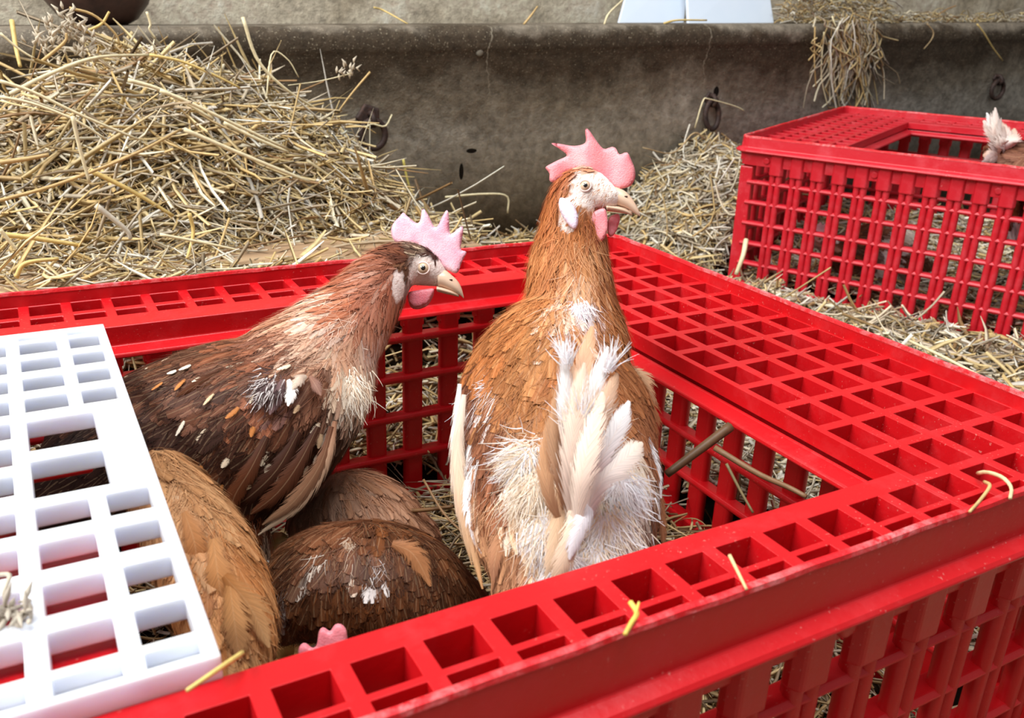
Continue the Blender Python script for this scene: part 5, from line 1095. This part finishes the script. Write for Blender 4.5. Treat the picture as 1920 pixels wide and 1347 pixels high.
# ---- the lower hens in the front crate
def shift(x, k):
    if isinstance(x, list): return [shift(q, k) for q in x]
    return x[:2] + (x[2] * k,) + x[3:]
def low_hen(name, label, lofts, blobs, origin, n, hair, lift=.12, voxel=.12, group='brown hens in the front crate', speck=None):
    root = thing(name, label, 'hen', origin, group); V, Fq, T = fused(lofts, voxel); ct = Coat(blobs); _, cm, *_r = ct.at(V)
    add('body', V, Fq, M_BODY, root, smooth=True, col=np.clip(cm * .7, 0, 1)); dress(root, V, T, ct, n, lift, hair, speck=speck); return root
BR = [(78, 44, 24), (60, 34, 20), (100, 58, 32)]
henC = low_hen('brown_hen', 'dark brown hen crouching on the crate bottom, white tuft on its back', [[(520, 1150, 15.2, 60, 60), (590, 1110, 15.2, 100, 90), (680, 1095, 15.2, 120, 100), (780, 1110, 15.3, 105, 90), (860, 1140, 15.5, 60, 60)], [(560, 1060, 15.3, 50, 50), (620, 1045, 15.4, 62, 60), (690, 1045, 15.4, 52, 55)]],
    [(560, 1060, 50, BR, .7, .2, (-.5, .8)), (640, 1025, 40, [(96, 54, 32), (78, 44, 26), (120, 74, 48)], .6, .3, (-.2, 1)), (600, 1050, 16, [(220, 204, 188)], .5, .1, (0, 1)), (655, 1048, 18, [(214, 190, 168)], .5, .1, (0, 1)), (700, 1070, 18, [(236, 228, 222), (220, 210, 206)], .55, .08, (.1, 1)), (680, 1130, 90, BR + [(120, 68, 34)], .42, .2, (0, 1)), (790, 1110, 60, BR, .5, .2, (.1, 1)), (515, 1110, 26, [(160, 148, 140), (90, 66, 54)], .5, .12, (0, 1))],
    (-7.4, 4.3, -7.1), 1900, 2200)
tuft(henC, [(600, 1050, 14.6, 16, 160, .22, [(226, 214, 200), (206, 184, 160)], (0, .6)), (655, 1030, 14.5, 20, 200, .3, [(206, 180, 156), (180, 140, 110)], (0, .7)), (704, 1078, 14.5, 17, 260, .24, [(240, 234, 230), (226, 216, 212)], (.1, .5)), (520, 1110, 14.8, 18, 200, .28, [(196, 186, 178), (150, 136, 128)], (-.3, .3))])
for pts, w_, a, b in [([(735, 1020, 14.6), (775, 1040, 14.5), (808, 1100, 14.5)], .42, (150, 100, 66), (176, 120, 78)), ([(650, 1050, 14.5), (655, 1075, 14.4), (660, 1110, 14.4)], .3, (110, 62, 34), (90, 50, 30)), ([(600, 1060, 14.5), (590, 1085, 14.4), (592, 1112, 14.4)], .34, (110, 62, 34), (90, 50, 30)), ([(672, 1040, 14.5), (690, 1062, 14.4), (700, 1095, 14.4)], .2, (236, 228, 222), (240, 236, 234))]: quill('back_feather', henC, pts, w_, a, b)
henF = low_hen('brown_hen', 'soft tan hen behind the crouching dark one, mostly hidden under the left hen', [[(600, 980, 18.6, 60, 60), (660, 965, 18.6, 85, 80), (730, 985, 18.6, 70, 70), (790, 1010, 18.6, 36, 36)]],
    [(620, 960, 50, [(176, 140, 118), (150, 112, 90)], .8, .16, (.2, 1)), (680, 950, 50, [(190, 142, 112), (168, 116, 84)], .9, .16, (.4, .9)), (740, 980, 40, [(150, 100, 70), (176, 128, 96)], .8, .16, (.6, .8)), (790, 1010, 30, [(120, 80, 56)], .7, .14, (.8, .5))], (-6.6, 7.6, -7.1), 700, 1500)
henE = low_hen('brown_hen', 'light tan hen low at the left, partly under the white lid', [[(300, 900, 14.4, 60, 60), (360, 1000, 14.0, 85, 80), (410, 1110, 13.4, 90, 80), (440, 1200, 13.0, 75, 66), (440, 1260, 12.8, 55, 50)]],
    [(330, 950, 60, [(176, 122, 78), (200, 150, 104)], 1.0, .2, (.15, 1)), (390, 1050, 60, [(190, 124, 70), (170, 106, 58), (206, 148, 96)], 1.0, .22, (.1, 1)), (440, 1150, 50, [(200, 144, 92), (184, 122, 70)], .9, .12, (.3, 1)), (490, 1180, 36, [(206, 150, 100), (184, 124, 74)], .8, .1, (.5, .9)), (430, 1230, 50, [(196, 148, 104), (170, 118, 74)], .9, .2, (.3, 1))], (-10.2, 4.2, -7.1), 1100, 2600)
for pts, w_, a, b in [([(345, 960, 13.2), (365, 1020, 13), (370, 1090, 13)], .5, (196, 136, 86), (176, 112, 64)), ([(400, 1010, 12.9), (410, 1090, 12.7), (425, 1180, 12.7)], .55, (206, 146, 92), (190, 126, 74)), ([(420, 1080, 12.6), (470, 1140, 12.5), (505, 1215, 12.5)], .5, (184, 120, 66), (214, 166, 114)), ([(330, 930, 13.6), (320, 980, 13.4), (345, 1040, 13.3)], .4, (222, 184, 146), (200, 146, 100)), ([(430, 1090, 12.6), (440, 1170, 12.4), (450, 1240, 12.4)], .5, (190, 130, 76), (206, 156, 106))]: quill('tail_feather', henE, pts, w_, a, b)
henD = low_hen('brown_hen', 'hen hidden under the near edge of the crate, only its pink comb showing', [[(560, 1262, 12.0, 26, 24), (600, 1258, 12.0, 40, 34), (650, 1262, 12.0, 34, 30)], [(640, 1270, 12.1, 40, 36), (690, 1330, 12.4, 80, 70), (760, 1350, 12.6, 90, 80)]],
    [(600, 1250, 60, [(110, 62, 40), (84, 46, 30)], .3, .1, (.5, .6)), (700, 1330, 90, BR, .6, .2, (.6, .6))], (-8.4, 1.6, -7.1), 260, 300)
H = Head(600, 1250, 12.0, 26); cD = lambda P: [(x - 600, -(y - 1250)) for x, y in P]
V, Fq = slab(H, cD([(552, 1245), (553, 1222), (562, 1212), (572, 1216), (578, 1226), (588, 1222), (592, 1190), (600, 1182), (608, 1188), (613, 1196), (622, 1178), (634, 1176), (645, 1186), (646, 1200), (650, 1230), (640, 1246)]), 7, 10); add('comb', V, Fq, M_WATTLE, henD, smooth=True)

# ---- hens in the far crate
def hen_far(label, lofts, blobs, origin, n, hair, kd=1.43, **k): return low_hen('brown_hen', label, shift(lofts, kd), [b[:4] + (b[4] * 1.35, b[5] * 1.35) + b[6:] for b in blobs], origin, n, hair, group='brown hens in the far crate', voxel=.16, **k)
RB_ = [(92, 50, 34), (72, 40, 28), (120, 66, 42)]
hG = hen_far('brown and white hen lying down inside the far crate, head to the left', [[(1556, 480, 30.5, 18, 18), (1585, 470, 30.5, 34, 34), (1625, 470, 30.5, 50, 46), (1670, 478, 30.6, 56, 50), (1710, 492, 30.8, 38, 36), (1730, 500, 31, 20, 20)], [(1530, 450, 30.2, 15, 14), (1548, 455, 30.3, 18, 17), (1572, 465, 30.4, 22, 22)], [(1600, 540, 30.6, 30, 26), (1640, 540, 30.7, 36, 34), (1710, 545, 30.5, 28, 26)]],
    [(1600, 445, 34, RB_, .7, .26, (.9, .4)), (1650, 460, 18, [(230, 222, 218), (120, 70, 46)], .6, .2, (.9, .4)), (1640, 490, 26, [(240, 238, 240), (226, 214, 206)], .7, .2, (.8, .6)), (1690, 500, 26, RB_, .7, .26, (.9, .4)), (1700, 450, 20, [(214, 196, 180)], .6, .2, (1, .2)), (1600, 510, 24, RB_, .7, .24, (.8, .6)), (1530, 540, 24, [(196, 160, 136), (150, 96, 66)], .6, .2, (.8, .5)), (1660, 545, 30, [(200, 186, 178), (120, 72, 50)], .6, .2, (.9, .4)), (1540, 450, 16, [(206, 160, 140), (236, 224, 224)], .25, .08, (.7, .6))], (20.5, 21, -6.1), 1100, 800)
H = Head(1540, 448, 42.6, 11); V, Fq = slab(H, [(-6, 6), (-16, 14), (-22, 24), (-14, 22), (-10, 34), (-4, 26), (2, 36), (6, 26), (14, 32), (12, 20), (20, 18), (14, 8)], 2, 5, step=3); add('comb', V, Fq, M_COMB_A, hG, smooth=True)
V, Fq = slab(H, [(-16, -8), (-24, -18), (-22, -30), (-16, -26), (-10, -12)], 2, 4, 5, step=3); add('wattle', V, Fq, M_COMB_A, hG, smooth=True); eye(H, hG, -4, 0, 11, 3.2)
hH = hen_far('brown hen at the right edge in the far crate, frayed white tail raised', [[(1870, 285, 29.5, 22, 24), (1900, 300, 29.4, 34, 40), (1935, 330, 29.2, 60, 60), (1960, 390, 29, 70, 70), (1950, 440, 29, 50, 50)], [(1900, 395, 29.6, 28, 28), (1920, 425, 29.2, 34, 34), (1925, 450, 29.2, 22, 22)]],
    [(1880, 290, 36, [(150, 96, 70), (120, 74, 54), (170, 116, 88)], .9, .26, (-1, .1)), (1910, 300, 30, [(132, 86, 66)], .9, .26, (-1, 0)), (1900, 380, 30, [(150, 90, 56), (120, 74, 50)], .6, .18, (-.3, 1)), (1912, 425, 30, [(240, 240, 246)], .6, .12, (-.3, 1)), (1960, 400, 60, RB_, .8, .26, (-.5, .8))], (30, 19.5, -6.1), 500, 700, kd=1.31)
for k in range(15):
    a = k / 14; tip = (1836 + a * 62 + rng.normal(0, 4), 216 + 46 * (a - .4) ** 2 * 2 + rng.normal(0, 9) + (70 if k in (0, 2) else 0)); quill('tail_feather', hH, [(1885 + rng.normal(0, 6), 292, 38.6), ((1885 + tip[0]) / 2 + rng.normal(0, 3), (292 + tip[1]) / 2, 38.2 - .05 * k), (tip[0], tip[1], 38.2)], .85, [(206, 164, 136), (232, 210, 196), (240, 234, 236)][k % 3], [WHITE_, (236, 216, 206), (214, 176, 152)][k % 3], twist=rng.normal(0, .5))

# ------------------------------------------------------------------ single straws on and about the crates
for lb, p, r, c_ in [
        ('bright yellow forked straw lying on the rim of the front crate near the middle', [(1182, 1130, .42), (1194, 1150, .4), (1184, 1168, .4), (1172, 1190, .4)], .036, (236, 200, 96)),
        ('thin pale straw standing in a grid cell of the front strip', [(1368, 1042, .5), (1382, 1070, .45), (1400, 1106, .38)], .026, (224, 196, 140)),
        ('curved pale straw on the grid near the right edge', [(1834, 888, .1), (1852, 886, .3), (1880, 896, .45), (1896, 915, .4), (1894, 935, .36)], .035, (226, 204, 156)),
        ('bent straw left of the curved one on the right hand grid', [(1846, 904, .2), (1856, 912, .35), (1838, 938, .35), (1818, 960, .36)], .03, (214, 180, 120)),
        ('yellow straw lying over the front corner of the white lid', [(455, 1225, .12), (410, 1255, .36), (350, 1296, .38)], .03, (232, 206, 120)),
        ('dark dry stem leaning inside the front crate beside the middle hen', [(1370, 800, 16.6), (1310, 845, 16.4), (1250, 890, 16.3)], .10, (104, 76, 52)),
        ('long brown stem lying across the inside of the front crate at the right', [(1340, 840, 16.0), (1420, 888, 15.6), (1480, 915, 15.4), (1512, 932, 15.2)], .055, (130, 98, 68)),
        ('brown stalk lying on the litter between the left and middle hens', [(705, 958, 18.4), (780, 958, 18.2), (850, 950, 18.0)], .05, (130, 92, 56)),
        ('short straw crossing the dark litter behind the middle hen', [(794, 900, 18.2), (830, 960, 17.8), (868, 1000, 17.4)], .03, (150, 112, 74)),
        ('fine green-grey stem standing inside the crate at the right', [(1362, 870, 15.8), (1388, 920, 15.6), (1412, 962, 15.4)], .03, (120, 104, 70))]:
    P = cmr(np.array([(onp(q[0], q[1], 2, q[2]) if q[2] < 5 else dep(*q)) for q in p]), 12); o = stalk('straw_stalk', P, r, c_); tag(o, lb, 'straw', 'single straw stalks')
o = [q for q in bpy.data.objects if q.get('label', '').startswith('bright yellow forked')][0]
P = cmr(np.array([onp(u, v, 2, z) for u, v, z in [(1184, 1168, .4), (1192, 1152, .42), (1198, 1130, .44)]]), 8); stalk('fork', P, .028, (236, 200, 96), o)
# curled dry seed head lying on the lid
root = thing('seed_head', 'curled dry grey seed head lying on the white lid at the left edge', 'straw', onp(25, 1150, 2, .32))
stalk('stem', cmr(np.array([onp(u, v, 2, z) for u, v, z in [(0, 1078, .5), (18, 1080, .6), (8, 1110, .55), (10, 1135, .4), (0, 1140, .36)]]), 14), .035, (196, 184, 164), root)
mb = MB(); B_ = cmr(np.array([onp(u, v, 2, .38) for u, v in [(0, 1145), (25, 1150), (60, 1152)]]), 14)
for k in range(40):
    q = B_[rng.integers(14)] + rng.normal(0, .05, 3); d = rng.normal(0, .07, 3); mb.tube([q, q + d, q + d * 1.9], np.array([.01, .035, .005]), 5)
add('husks', mb.V, mb.F, M_STRAW, root, col=np.tile(lin((198, 186, 168)), (len(mb.V), 1)), smooth=True, kind='stuff')
